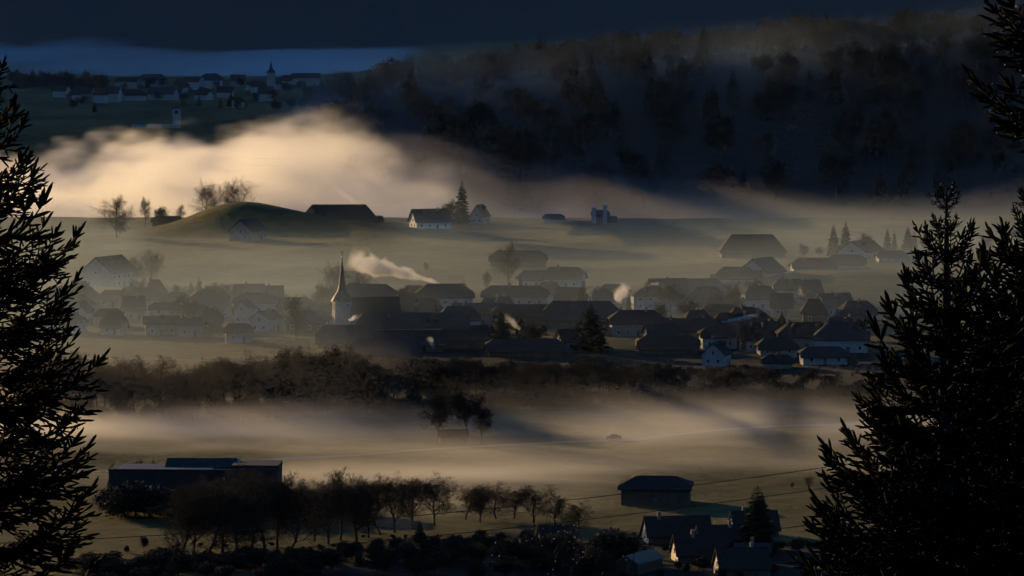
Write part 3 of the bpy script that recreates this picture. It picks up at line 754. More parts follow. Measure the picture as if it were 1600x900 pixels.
# power cables slung across the near valley between masts outside the picture
def cable(p, q, label, r=.022, sag=3.2):
    n = 48; segs = []
    P = [p.lerp(q, i / n) + Vector((0, 0, -4 * sag * (i / n) * (1 - i / n))) for i in range(n + 1)]
    me = tubes('power_cable', [(P[i], P[i + 1], r, r) for i in range(n)], M['wire'], 5)
    o = bpy.data.objects.new('power_cable', me); col.objects.link(o); tag(o, label, 'cable', 'power cables across the near valley')
cable(at(-40, 850, 250), at(1700, 664, 250), 'upper power cable passing across the roof of the field barn', sag=1.2)
cable(at(-40, 886, 248), at(1700, 695, 248), 'middle power cable passing below the eaves of the field barn', sag=1.2)
cable(at(-40, 940, 246), at(1700, 748, 246), 'lowest power cable passing below the field barn', sag=1.2)

# ---------------------------------------------------------------- houses at the foot of the camera's hill
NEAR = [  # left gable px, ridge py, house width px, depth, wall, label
 (1003, 828, 118, 917, 'sunlit_cream', 'long dark-roofed house, topmost of the near houses, sunlit gable at its left end'),
 (1139, 820, 82, 926, 'sunlit_cream', 'near house with the brightest sunlit gable, right of the long roof'),
 (1086, 842, 88, 902, 'sunlit_cream', 'near house with small sunlit gable triangle in the middle of the cluster'),
 (1049, 856, 86, 887, 'sunlit_cream', 'near house with sunlit gable above the blue-shaded wall'),
 (1116, 877, 92, 866, 'sunlit_cream', 'lowest near house with sunlit gable at the bottom edge'),
 (838, 843, 60, 902, 'sunlit_cream', 'solitary near house with sunlit gable among the dark shrubs'),
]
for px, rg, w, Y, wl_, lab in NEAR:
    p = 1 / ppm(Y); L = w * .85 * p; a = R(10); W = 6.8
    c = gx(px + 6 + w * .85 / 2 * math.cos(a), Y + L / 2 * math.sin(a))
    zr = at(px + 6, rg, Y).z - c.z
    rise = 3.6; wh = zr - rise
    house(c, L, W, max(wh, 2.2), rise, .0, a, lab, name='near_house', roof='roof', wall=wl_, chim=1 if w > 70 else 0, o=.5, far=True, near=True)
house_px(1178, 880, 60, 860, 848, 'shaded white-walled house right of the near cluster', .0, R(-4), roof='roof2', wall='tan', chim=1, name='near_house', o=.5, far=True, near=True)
house_px(1000, 872, 44, 874, 862, 'small outbuilding with sunlit pale roof at the bottom edge', .0, R(62), roof='pale', wall='wood', chim=0, windows=False, name='outbuilding', far=True, o=.4, depth=5, cat='outbuilding')  # roof colour carries sunlight, timber-dark wall carries shade
def post(px, top, Y, label):
    b = gx(px, Y); h = at(px, top, Y).z - b.z
    e = empty('street_lamp', b); tag(e, label, 'street lamp', 'street lamps of the near settlement')
    link_mesh('post', tubes('post', [(Vector((0, 0, -.2)), Vector((0, 0, h)), .09, .06), (Vector((0, 0, h)), Vector((-.9, 0, h + .15)), .05, .05)], M['metal'], 6), e)
    box_obj('lamp_head', (-1.0, 0, h + .14), (.7, .25, .14), M['frame'], e)
post(1117, 812, 930, 'thin street lamp above the topmost near roof')
post(1173, 834, 905, 'thin street lamp before the dark near conifer')
post(1221, 815, 930, 'thin street lamp right of the dark near conifer')

# ---------------------------------------------------------------- trees, near to far
row = [(282, 760, 885), (300, 745, 893), (322, 738, 888), (345, 730, 900), (368, 736, 892), (392, 728, 905), (412, 733, 896), (432, 735, 902), (450, 750, 898), (490, 750, 918), (512, 738, 914), (530, 727, 920), (556, 740, 917), (575, 742, 924), (594, 744, 928),
       (616, 734, 932), (643, 736, 938), (678, 739, 946), (728, 754, 955), (750, 758, 950), (775, 749, 958), (804, 754, 958), (834, 759, 950), (868, 770, 940), (905, 782, 930)]
for i, (px, top, Y) in enumerate(row):
    tree_px('bare', px, top, Y, 'bare_tree', '%s bare tree from the left in the near row above the dark bank' % ORD[i], 'bare trees in the near row', (1.9 if i > 17 else 1.45) if i > 8 else 1.5, var=(0, 1, 4, 5, 2, 3)[i % 6] if px != 678 else 2)
for i, (px, top, Y, k) in enumerate([(1185, 756, 902, 2), (1087, 798, 922, 0), (655, 812, 918, 0), (640, 838, 890, 1), (560, 850, 880, 0), (300, 850, 872, 1), (690, 842, 880, 2)]):
    tree_px('conifer', px, top, Y, 'conifer', ['broad dark conifer rising right of the near houses', 'small dark conifer behind the topmost near roof', 'dark conifer at the foot of the wide-crowned bare tree',
      'dark conifer on the bank, second of three in a line', 'dark conifer on the bank left of its neighbours', 'dark conifer at the bottom edge by the near spruce', 'dark conifer on the bank, right of three in a line'][i], 'dark conifers on the bank', 1.25, var=k)
rb = random.Random(3)
DB = 'dark bush in the thicket along the bottom edge'
for i in range(80):
    px = 240 + i * 9.1 + rb.uniform(-10, 10); Y = rb.uniform(868, 915)
    if px > 560: Y = rb.uniform(858, 928)
    if px > 900: Y = rb.uniform(858, 890)
    top = max(814375 / Y - 37 - rb.uniform(34, 62), np.interp(px, [240, 440, 680, 960], [856, 854, 828, 818]) + rb.uniform(0, 10))
    tree_px('bush', px, top, Y, 'bush', DB, 'dark thicket along the bottom edge', rb.uniform(1.4, 2.0), 'bush', var=1 if i % 3 else 0)
for i in range(34):
    px = 112 + i * 10 + rb.uniform(-6, 6); Y = rb.uniform(858, 884)
    tree_px('bush', px, 814375 / Y - 37 - rb.uniform(22, 38), Y, 'bush', 'dark bush in the thicket at the lower left bottom edge', 'dark thicket at the lower left', rb.uniform(1.6, 2.3), 'bush', var=1)
for px, top, Y, lab in ((222, 836, 905, 'round dark bush on the near left meadow'), (196, 852, 900, 'low dark bush left of the round one'), (175, 715, 1010, 'dark rounded conifer behind the hall, leftmost'),
                   (215, 717, 1000, 'round dark bush behind the hall roof'), (238, 713, 1000, 'pointed small conifer behind the hall roof')):
    tree_px('conifer' if 'conifer' in lab else 'bush', px, top, Y, 'conifer' if 'conifer' in lab else 'bush', lab, None, 1.1, 'tree' if 'conifer' in lab else 'bush')
for i in range(14):
    tree_px('bush', 172 + i * 20 + rb.uniform(-6, 6), 814375 / 966 - 37 - rb.uniform(38, 58), 966 + rb.uniform(-6, 4), 'bush', 'dark shrub in the hedge before the long hall', 'hedge before the long hall', 1.9, 'bush', var=1)
DH = 'dark shrub beside the near houses in shade'
for px, Y in ((960, 895), (1060, 874), (1075, 870), (1100, 874), (1120, 885), (1140, 888), (1040, 902), (1070, 903), (1130, 856), (1155, 856), (1175, 866), (1190, 870), (1150, 912), (1180, 915), (975, 862), (1035, 864), (1150, 900), (1200, 890), (1225, 905), (1160, 875), (1210, 868), (930, 890), (945, 875), (1250, 900), (1085, 880), (1020, 890)):
    tree_px('bush', px, 814375 / Y - 37 - rb.uniform(14, 30), Y, 'bush', DH, 'shrubs between the near houses', 1.3, 'bush', var=1)

# line of trees between field and village
rb = random.Random(31); belt = []
for j in range(42):
    px = 62 + j * 12.6 + rb.uniform(-5, 5)
    k = 'conifer' if px > 440 and j % 3 == 0 else ('leafy' if px > 400 and j % 2 else rb.choice(['fine', 'fine', 'fine', 'bare']))
    top = np.interp(px, [60, 130, 165, 230, 285, 330, 400, 470, 500, 560, 590], [554, 560, 574, 560, 580, 552, 560, 552, 548, 562, 566]) + rb.uniform(-20, 4)
    belt.append((px, top, rb.uniform(1172, 1215), k))
for i, (px, top, Y, k) in enumerate(belt):
    tree_px(k, px, top, Y, dict(fine='bare_tree', bare='bare_tree', leafy='dense_tree', conifer='conifer')[k],
            '%s tree from the left in the misty belt between field and village' % ORD[i], 'belt of trees between field and village', 1.15 if k != 'conifer' else 1.2)
for i in range(24):
    px = 70 + i * 22 + rb.uniform(-6, 6); Y = rb.uniform(1170, 1185)
    tree_px('bush', px, 814375 / Y - 37 - rb.uniform(20, 36), Y, 'bush', 'low shrub at the foot of the misty tree belt', 'shrubs under the misty tree belt', 1.5, 'bush')
DM = 'tree in the dark shaded wood below the village'
rb = random.Random(8)
for i in range(150):
    px = 556 + i * 5.6 + rb.uniform(-6, 6); Y = np.interp(px, [560, 800, 1000, 1400], [1196, 1206, 1224, 1238]) + rb.uniform(0, 100)
    top = np.interp(px, [560, 650, 760, 900, 1100, 1250, 1400], [558, 562, 566, 560, 574, 582, 582]) + rb.uniform(-10, 16)
    k = rb.choice(['leafy', 'leafy', 'leafy', 'bare', 'conifer'])
    tree_px(k, px, top, Y, 'conifer' if k == 'conifer' else 'dense_tree', DM, 'shaded wood below the village', 1.45)
for i in range(46):
    px = 560 + i * 18 + rb.uniform(-6, 6); Y = np.interp(px, [560, 800, 1000, 1400], [1192, 1202, 1220, 1234])
    tree_px('bush', px, 814375 / Y - 37 - rb.uniform(18, 32), Y, 'bush', 'low shrub along the front of the dark wood below the village', 'shrubs before the dark wood', 2.0, 'bush', var=1)
rb = random.Random(18); vt = []
for i in range(44):
    px = rb.uniform(95, 1350); Y = rb.uniform(1380, 1600) if px > 520 else rb.uniform(1460, 1620)
    vt.append((px, Y, rb.uniform(6, 12), rb.choice(['leafy', 'fine', 'conifer', 'bare', 'leafy'])))
for i, (px, Y, hh, k) in enumerate(sorted(vt)):
    tree(k, gx(px, Y), hh, 'garden_tree', '%s low garden tree from the left between the village roofs' % ORD[i], 'garden trees between the village roofs', 1.15)

# village trees
for k, px, top, Y, wide, lab in [
    ('fine', 235, 382, 1690, .8, 'lone bare tree on the meadow above the left village'), ('fine', 210, 398, 1695, .9, 'dim bushy tree left of the lone meadow tree'),
    ('bare', 462, 454, 1425, .85, 'tall bare garden tree left of the church'), ('fine', 518, 402, 1590, .9, 'big round bare tree just behind the church spire'),
    ('fine', 556, 404, 1585, .9, 'big round bare tree right of the spire behind the roof'), ('fine', 600, 450, 1530, 1.2, 'low bushy tree right of the steep dark roof'),
    ('fine', 620, 458, 1525, 1.2, 'low bush beside the white farmhouse'), ('fine', 795, 375, 1660, .75, 'tall slender bare tree on the meadow above the farmhouses'),
    ('bare', 760, 422, 1640, 1.0, 'small open-crowned bare tree left of the tall slender one'), ('fine', 665, 408, 1760, .8, 'faint hazy tree on the meadow above the smoke plume'),
    ('leafy', 838, 500, 1388, 1.1, 'dark round garden tree between the two pointed conifers'), ('conifer', 780, 477, 1384, 1.6, 'tiered dark conifer at the village centre'),
    ('conifer', 922, 470, 1383, 1.9, 'large pointed dark conifer at the village centre'), ('conifer', 911, 437, 1530, 1.2, 'dark conifer behind the wide chimneyed barn'),
    ('slim', 890, 455, 1530, .8, 'very thin small conifer left of the barn chimney'), ('slim', 1047, 428, 1600, .8, 'slim cypress beside the pale hipped house'),
    ('conifer', 725, 434, 1580, 1.1, 'small conifer behind the ridge of the white farmhouse'), ('conifer', 643, 462, 1520, 1.2, 'small dark conifer at the left corner of the white farmhouse'),
    ('conifer', 813, 427, 1570, .8, 'small spiky conifer behind the long farmhouse'), ('slim', 1162, 504, 1380, 1.3, 'dark pointed garden conifer below the low smoke'),
    ('conifer', 1222, 484, 1470, 1.3, 'ghostly conifer in the glowing mist'), ('conifer', 1195, 405, 1670, 1.0, 'dark conifer at the end of the blue-shaded row'),
    ('slim', 1160, 412, 1660, 1.2, 'thin conifer above the blue-shaded row'), ('bare', 968, 478, 1480, .8, 'thin bare tree in mist below the pale hipped house'),
    ('fine', 1012, 438, 1600, 1.2, 'bushy tree behind the pale hipped house'), ('bare', 440, 452, 1560, .9, 'spiky bare tree behind the broad roof left of the church'),
    ('fine', 475, 458, 1550, 1.0, 'fan-shaped bare tree on the skyline left of the church'),
    ('conifer', 1302, 350, 1830, 1.1, 'left of the two tall conifers above the right hamlet'), ('conifer', 1321, 344, 1832, 1.2, 'right of the two tall conifers above the right hamlet'),
    ('leafy', 1255, 380, 1815, 1.1, 'rounded dark tree left of the paired conifers'), ('leafy', 1280, 385, 1810, 1.1, 'dark tree tucked under the paired conifers'),
    ('leafy', 1352, 363, 1845, 1.2, 'rounded hazy tree right of the paired conifers'), ('conifer', 1386, 356, 1870, 1.0, 'hazy small conifer, first of the right cluster'),
    ('conifer', 1397, 359, 1872, .9, 'hazy small conifer, second of the right cluster'), ('conifer', 1418, 353, 1875, 1.0, 'hazy pointed conifer, tallest of the right cluster'),
    ('conifer', 1428, 361, 1872, 1.1, 'hazy conifer behind the tallest of the right cluster'), ('leafy', 1445, 368, 1865, 1.2, 'hazy low tree ending the right cluster'),
    ('leafy', 1540, 368, 1870, 1.2, 'hazy rounded tree seen beyond the right spruce'), ('conifer', 1572, 361, 1875, 1.3, 'hazy conifer seen beyond the right spruce'),
    ('leafy', 1500, 380, 1860, 1.2, 'dim tree at the edge of the right spruce'), ('leafy', 1590, 350, 1920, 1.1, 'hazy tree at the right picture edge'),
    # round the mound
    ('fine', 183, 302, 1980, 1.1, 'single round-crowned bare tree against the golden fog'), ('bare', 228, 305, 2080, .8, 'pale slender bare tree in the golden fog'),
    ('leafy', 252, 321, 2070, 1.0, 'dense round tree between the pale tree and the mound'), ('fine', 284, 318, 2120, .8, 'ghostly bare tree fading into the golden fog'),
    ('fine', 320, 275, 2085, .95, 'left of the two big bare trees on the mound'), 
    ('fine', 373, 270, 2082, 1.1, 'right of the two big bare trees on the mound'),
    ('leafy', 188, 342, 1990, 1.2, 'low dark bush at the foot of the single round tree'), ('conifer', 722, 280, 2105, 1.1, 'tall dark conifer by the upper farm'),
    ('leafy', 705, 310, 2100, 1.0, 'dark tree left of the tall upper farm conifer'), ('leafy', 590, 335, 2080, 1.3, 'hazy tree at the right end of the big hazy barn'),
    ('leafy', 690, 322, 2090, .9, 'dark tree behind the sunlit farmhouse'),
    ]:
    tree_px(k, px, top, Y, dict(fine='bare_tree', bare='bare_tree', leafy='dense_tree', conifer='conifer', slim='slim_conifer')[k], lab, None, wide, var={183: 0, 320: 1, 373: 1, 228: 5}.get(px))
# silos of the small hill-foot farm
for px, top, lab in ((928, 322, 'shorter left silo catching the sun by the dark hill'), (945, 318, 'taller right silo catching the sun by the dark hill')):
    b = gx(px, 2118); h = at(px, top, 2118).z - b.z; e = empty('silo', b); tag(e, lab, 'silo', 'silos at the foot of the dark hill')
    link_mesh('tank', tubes('tank', [(Vector((0, 0, -.3)), Vector((0, 0, h - .8)), 1.1, 1.1)], M['wall'], 14), e)
    link_mesh('cap', tubes('cap', [(Vector((0, 0, h - .8)), Vector((0, 0, h)), 1.15, .1)], M['metal'], 14), e)
house_px(938, 2124, 30, 336, 328, 'tiny farm shed between the two sunlit silos', .2, 0, roof='roof', wall='wood', chim=0, windows=False, o=.5)

# wood on the hill at the back: crest and slope
rb = random.Random(21)
for i in range(290):
    crest = i < 95
    px = 490 + (i / 95 * 1130 if crest else rb.uniform(20, 1120)) + rb.uniform(-8, 8)
    Y = rb.uniform(3085, 3160) if crest else rb.uniform(2860, 3085)
    k = rb.choice(['conifer', 'fine', 'bare', 'bare', 'leafy'] if crest else ['leafy', 'fine', 'conifer', 'leafy', 'conifer'])
    b = gx(px, Y); h = rb.uniform(20, 33) * (1.0 if px > 620 else .8)
    tree(k, b, h, dict(fine='bare_tree', bare='bare_tree', leafy='dense_tree', conifer='conifer')[k], 'tree of the dark wood along the crest of the back hill' if crest else 'tree of the dark wood on the slope of the back hill',
         'wood on the crest of the back hill' if crest else 'wood on the slope of the back hill', 1.1)
# ---------------------------------------------------------------- the far blue town
TOWN = [(135, 134, 14, 'roof2', 'wall'), (153, 135, 14, 'roof', 'wall'), (97, 152, 24, 'roof', 'wall'), (120, 158, 16, 'roof2', 'wall'), (138, 157, 20, 'roof', 'wall2'), (157, 161, 22, 'roof', 'wall'), (180, 159, 18, 'roof2', 'wall'),
        (210, 157, 34, 'roof', 'wall'), (255, 156, 44, 'roof2', 'wall'), (285, 146, 20, 'roof', 'wall'), (200, 138, 36, 'roof', 'wall2'), (238, 136, 40, 'roof2', 'wall2'), (300, 140, 26, 'roof', 'wall'), (330, 138, 30, 'roof2', 'wall'),
        (352, 152, 24, 'roof', 'wall'), (372, 168, 16, 'roof', 'wall'), (372, 135, 22, 'roof2', 'wall2'), (400, 146, 28, 'roof', 'wall'), (415, 158, 22, 'roof2', 'wall'), (450, 138, 26, 'roof', 'wall'), (478, 134, 44, 'roof2', 'wall2'), (318, 156, 24, 'roof', 'wall')]
for i, (px, py, w, rf, wl_) in enumerate(TOWN):
    b = gp(px, py, 3300); p = 1 / ppm(b.y); L = w * p
    house(b, L, min(L * .7, 14), 5.5 + (i * 29 % 7) * .6, 4.2 + (i * 13 % 5) * .6, .3 * (i % 2), R((i * 37) % 70 - 35), '%s of the far blue town houses from the left, %s' % (ORD[sorted(range(len(TOWN)), key=lambda k: TOWN[k][0]).index(i)] if sorted(range(len(TOWN)), key=lambda k: TOWN[k][0]).index(i) < 20 else ('last but one' if sorted(range(len(TOWN)), key=lambda k: TOWN[k][0]).index(i) == 20 else 'last'), 'pale-walled' if wl_ == 'wall' else 'dim-walled'),
          name='town_house', roof=rf, wall=wl_, chim=0, windows=False, group='houses of the far blue town', o=.6)
church(425, 4350, 91, 113, 12, 'far town church with pointed spire against the blue haze', name='town_church', nave=(20, 10, 6, 6))
def white_tower():
    b = gp(276, 200, 3200); p = 1 / ppm(b.y); e = empty('chapel', b); tag(e, 'far white chapel tower with long low white wall beside it', 'chapel')
    t = box_obj('tower', (0, 0, 15 * p), (12 * p, 12 * p, 32 * p), M['wall'], e); box_obj('clock_face', (0, -6.1 * p, 25 * p), (5 * p, .2, 5 * p), M['dark'], t)
    V, F = roof_mesh(12 * p, 12 * p, 31 * p, 3 * p, .97, .3); mesh_obj('roof', V, F, M['roof2'], e)
    box_obj('churchyard_wall', (-38 * p, 0, 2.2 * p), (64 * p, 3 * p, 7 * p), M['wall'], e)
white_tower()
for i in range(34):
    px = 20 + i * 4.4 + rb.uniform(-2, 2); b = gp(px, 136 + rb.uniform(-2, 4), 3300)
    tree('conifer' if i % 4 else 'leafy', b, rb.uniform(13, 20) * (1 if i < 30 else .9), 'conifer' if i % 4 else 'dense_tree', 'tree of the far dark wood left of the blue town', 'far wood left of the blue town', 1.2)
for i in range(60):
    px = rb.uniform(90, 510); b = gp(px, rb.uniform(134, 176), 3300)
    tree(rb.choice(['leafy', 'conifer', 'fine']), b, rb.uniform(9, 14), 'town_tree', 'dim tree standing between the far blue town houses', 'trees in the far blue town', 1.2)
# ---------------------------------------------------------------- the two spruces beside the camera
def shoot_template(seed, n=22):
    rs = np.random.RandomState(seed); V = []; F = []
    for k, (x, r) in enumerate(((0, .05), (.3, .095), (.8, .085), (1.0, .02))):
        for i in range(3): a = i * 2.0944 + .4 * k; V.append((x, r * math.cos(a), r * math.sin(a)))
    for k in range(3):
        for i in range(3):
            a, b, c, d = k * 3 + i, k * 3 + (i + 1) % 3, k * 3 + 3 + (i + 1) % 3, k * 3 + 3 + i
            F += [(a, b, c), (a, c, d)]
    for k in range(n):
        x = (k + rs.uniform(0, 1)) / n * .97; a = k * 2.399 + rs.uniform(-.4, .4); l = rs.uniform(.11, .165) * (1 - .3 * x)
        c, s = math.cos(a), math.sin(a); i0 = len(V)
        V += [(x - .012, -s * .012, c * .012), (x + .014, s * .012, -c * .012), (x + .085, c * l, s * l)]; F.append((i0, i0 + 1, i0 + 2))
    return np.array(V), np.array(F)
SHOOT = [shoot_template(k) for k in range(4)]
def frame_from(d, rs):
    d = d / np.linalg.norm(d); u = np.cross(d, rs.normal(0, 1, 3)); u /= np.linalg.norm(u); return np.stack([d, u, np.cross(d, u)], 0)
def spruce_branch(seed, Lb, lift):
    rs = np.random.RandomState(seed); V = []; F = []; nv = 0; segs = []; tips = []
    def shoot(p, d, l):
        nonlocal nv
        v, f = SHOOT[rs.randint(4)]; m = frame_from(np.asarray(d, float), rs)
        V.append(p + (v * l) @ m); F.append(f + nv); nv += len(v); a_ = rs.uniform(0, 6.283); tips.append(p + m[0] * l * rs.uniform(.3, 1.03) + (m[1] * math.cos(a_) + m[2] * math.sin(a_)) * l * .19)
    def curve(s): return np.array([Lb * s * (1 - .10 * s), Lb * .05 * math.sin(s * 3 + seed), Lb * (-.10 * s + lift * s ** 2.2)])
    N = max(6, int(Lb / .045)); P = [curve(i / N) for i in range(N + 1)]
    for i in range(N): segs.append((P[i], P[i + 1], .016 * Lb ** .5 * (1 - i / N) + .004, .016 * Lb ** .5 * (1 - (i + 1) / N) + .004))
    side = 1
    for i in range(1, N + 1):
        s = i / N; d = P[i] - P[i - 1]; d /= np.linalg.norm(d)
        lat = np.cross(d, [0, 0, 1.]); lat /= np.linalg.norm(lat)
        for sgn in (side, -side) if s > .12 else ():
            if rs.rand() < .12: continue
            L2 = Lb * (.44 * (1 - s) + .06) * rs.uniform(.6, 1.1) + .05
            if s < .3: L2 *= .7
            d2 = d * .75 + lat * sgn * rs.uniform(.65, 1.0) + np.array([0, 0, rs.uniform(-.75, .10) * (1.3 - s)]); d2 /= np.linalg.norm(d2)
            if L2 < .14: shoot(P[i], d2 + [0, 0, .15], rs.uniform(.07, .11)); continue
            n2 = max(2, int(L2 / .042)); q = P[i].copy()
            for j in range(n2):
                d2 = d2 + np.array([0, 0, rs.uniform(-.06, .075)]) + d * .03; d2 /= np.linalg.norm(d2); q2 = q + d2 * L2 / n2
                segs.append((q, q2, .006, .004)); q = q2
                lat2 = np.cross(d2, [0, 0, 1.]); lat2 /= np.linalg.norm(lat2) + 1e-9
                for sg in (-1, 1):
                    if rs.rand() < .78: shoot(q, d2 * .8 + lat2 * sg * rs.uniform(.5, .9) + np.array([0, 0, rs.uniform(-.5, .35)]), rs.uniform(.05, .085))
            shoot(q, d2 + [0, 0, .2], rs.uniform(.07, .10))
        if rs.rand() < .6: shoot(P[i], d * .6 + np.array([rs.normal(0, .3), rs.normal(0, .3), rs.choice([-.5, .5])]), rs.uniform(.07, .11))
        side = -side
    dT = P[-1] - P[-2]
    shoot(P[-1], dT + [0, 0, .01], .12)
    for k in range(3): shoot(P[-1] - dT * .3, dT / np.linalg.norm(dT) + rs.normal(0, .45, 3), .09)
    S = tubes('stem', [(Vector(a), Vector(b), ra, rb) for a, b, ra, rb in segs], M['bark'], 3)
    vs = np.empty(len(S.vertices) * 3, np.float32); S.vertices.foreach_get('co', vs); vs = vs.reshape(-1, 3)
    q = np.array([p.vertices[:] for p in S.polygons], np.int32)
    tri = np.concatenate([q[:, [0, 1, 2]], q[:, [0, 2, 3]]]) + nv
    bpy.data.meshes.remove(S)
    return mk_mesh_np('branch', np.concatenate(V + [vs]), np.concatenate(F + [tri]), M['spruce']), np.array(tips)
BR = {}
for L_ in (.35, .7, 1.15, 1.7):
    BR[L_] = [spruce_branch(int(L_ * 100) + k, L_, l) for k, l in enumerate((.42, .55, .34))]
ICO = None
def drops_mesh(P, r, mat):
    bm = bmesh.new(); bmesh.ops.create_icosphere(bm, subdivisions=1, radius=1.0)
    v = np.array([tuple(x.co) for x in bm.verts]); f = np.array([[q.index for q in x.verts] for x in bm.faces]); bm.free()
    n = len(P); V = (P[:, None] + v[None] * r[:, None, None]).reshape(-1, 3); F = (f[None] + (np.arange(n) * len(v))[:, None, None]).reshape(-1, 3)
    return mk_mesh_np('ice_droplets', V, F, mat, True)
def spruce(px, Y, apex_py, slope, label, seed, drops=0, rmax=9., dmax=99., full=1.0):
    rs = np.random.RandomState(seed); b = gx(px, Y); za = at(px, apex_py, Y).z; h = za - b.z
    e = empty('spruce_tree', b); tag(e, label, 'tree')
    link_mesh('trunk', tubes('trunk', [(Vector((0, 0, -.3)), Vector((.02, 0, h * .6)), .16, .08), (Vector((.02, 0, h * .6)), Vector((0, 0, h - .25)), .08, .012), (Vector((0, 0, h - .25)), Vector((0, 0, h)), .012, .006)], M['bark'], 7), e)
    pts = []; d = .12; th = rs.uniform(0, 6); whorl = 0
    while d < min(h - .5, dmax):
        r = min(slope * d + .06, rmax); n = int((9 if whorl % 2 == 0 else 7) * full)
        for k in range(n):
            a = th + k * 2 * math.pi / n + rs.uniform(-.25, .25); rr = r * rs.uniform(.78, 1.1) * (1 if whorl % 2 == 0 else .8)
            key = min(BR, key=lambda q: abs(math.log(q / max(rr, .1)))); me, tips = BR[key][rs.randint(3)]
            o = link_mesh('branch', me, e); s = rr / (key * .9)
            tilt = -R(np.interp(d, [0, .5, 1.5, 3, 6], [38, 24, 8, -4, -16]) + rs.uniform(-6, 6))
            mloc = Matrix.Translation((0, 0, h - d + rs.uniform(-.04, .04))) @ Matrix.Rotation(a, 4, 'Z') @ Matrix.Rotation(tilt, 4, 'Y') @ Matrix.Rotation(rs.uniform(-.35, .35), 4, 'X') @ Matrix.Diagonal((s, s, s, 1))
            o.matrix_local = mloc
            if drops:
                mm = np.array(mloc); t = tips[rs.rand(len(tips)) < drops]
                if len(t): pts.append(t @ mm[:3, :3].T + mm[:3, 3])
        th += .5; whorl += 1; d += .17 * (1 + .10 * d) * rs.uniform(.9, 1.1)
    if pts:
        P = np.concatenate(pts) + rs.normal(0, .006, (sum(map(len, pts)), 3))
        o = link_mesh('ice_droplets', drops_mesh(P, rs.uniform(.0028, .0058, len(P)), M['dew']), e); o['kind'] = 'stuff'
    return e
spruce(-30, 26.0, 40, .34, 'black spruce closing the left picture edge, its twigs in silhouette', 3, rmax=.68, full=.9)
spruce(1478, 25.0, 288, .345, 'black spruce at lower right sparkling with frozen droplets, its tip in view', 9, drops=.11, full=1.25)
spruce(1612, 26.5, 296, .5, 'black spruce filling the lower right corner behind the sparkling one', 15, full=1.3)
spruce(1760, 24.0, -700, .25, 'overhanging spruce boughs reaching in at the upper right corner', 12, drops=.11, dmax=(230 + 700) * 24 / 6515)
def shrub():
    rs = np.random.RandomState(4); b = gx(820, 24.0); e = empty('tall_shrub', b); tag(e, 'leafless shrub tips glinting with ice at the bottom edge', 'shrub')
    top = at(820, 846, 24.0).z - b.z; segs = []; pts = []
    for k in range(34):
        x = rs.uniform(-.3, .45); hh = top * rs.uniform(.86, 1.0); lean = rs.normal(.12, .12); p = np.array([x * .4, rs.uniform(-.3, .3), -.1]); n = 10
        for i in range(n):
            q = np.array([x * (.4 + .6 * (i + 1) / n) + lean * ((i + 1) / n) ** 2, p[1] + rs.normal(0, .02), hh * (i + 1) / n]); segs.append((p, q, .007 * (1 - .07 * i), .007 * (1 - .07 * (i + 1))))
            if i > 5:
                for _ in range(2):
                    t = q + np.array([rs.normal(.05, .05), rs.normal(0, .05), rs.uniform(.1, .25)]); segs.append((q, t, .0025, .001)); pts += [q + (t - q) * f for f in (.3, .6, .9) if rs.rand() < .3]
            p = q
    link_mesh('stems', tubes('stems', [(Vector(a), Vector(c), ra, rb) for a, c, ra, rb in segs], M['twig'], 3), e)
    P = np.array(pts); o = link_mesh('ice_droplets', drops_mesh(P, rs.uniform(.0018, .0045, len(P)), M['dew']), e); o['kind'] = 'stuff'
shrub()

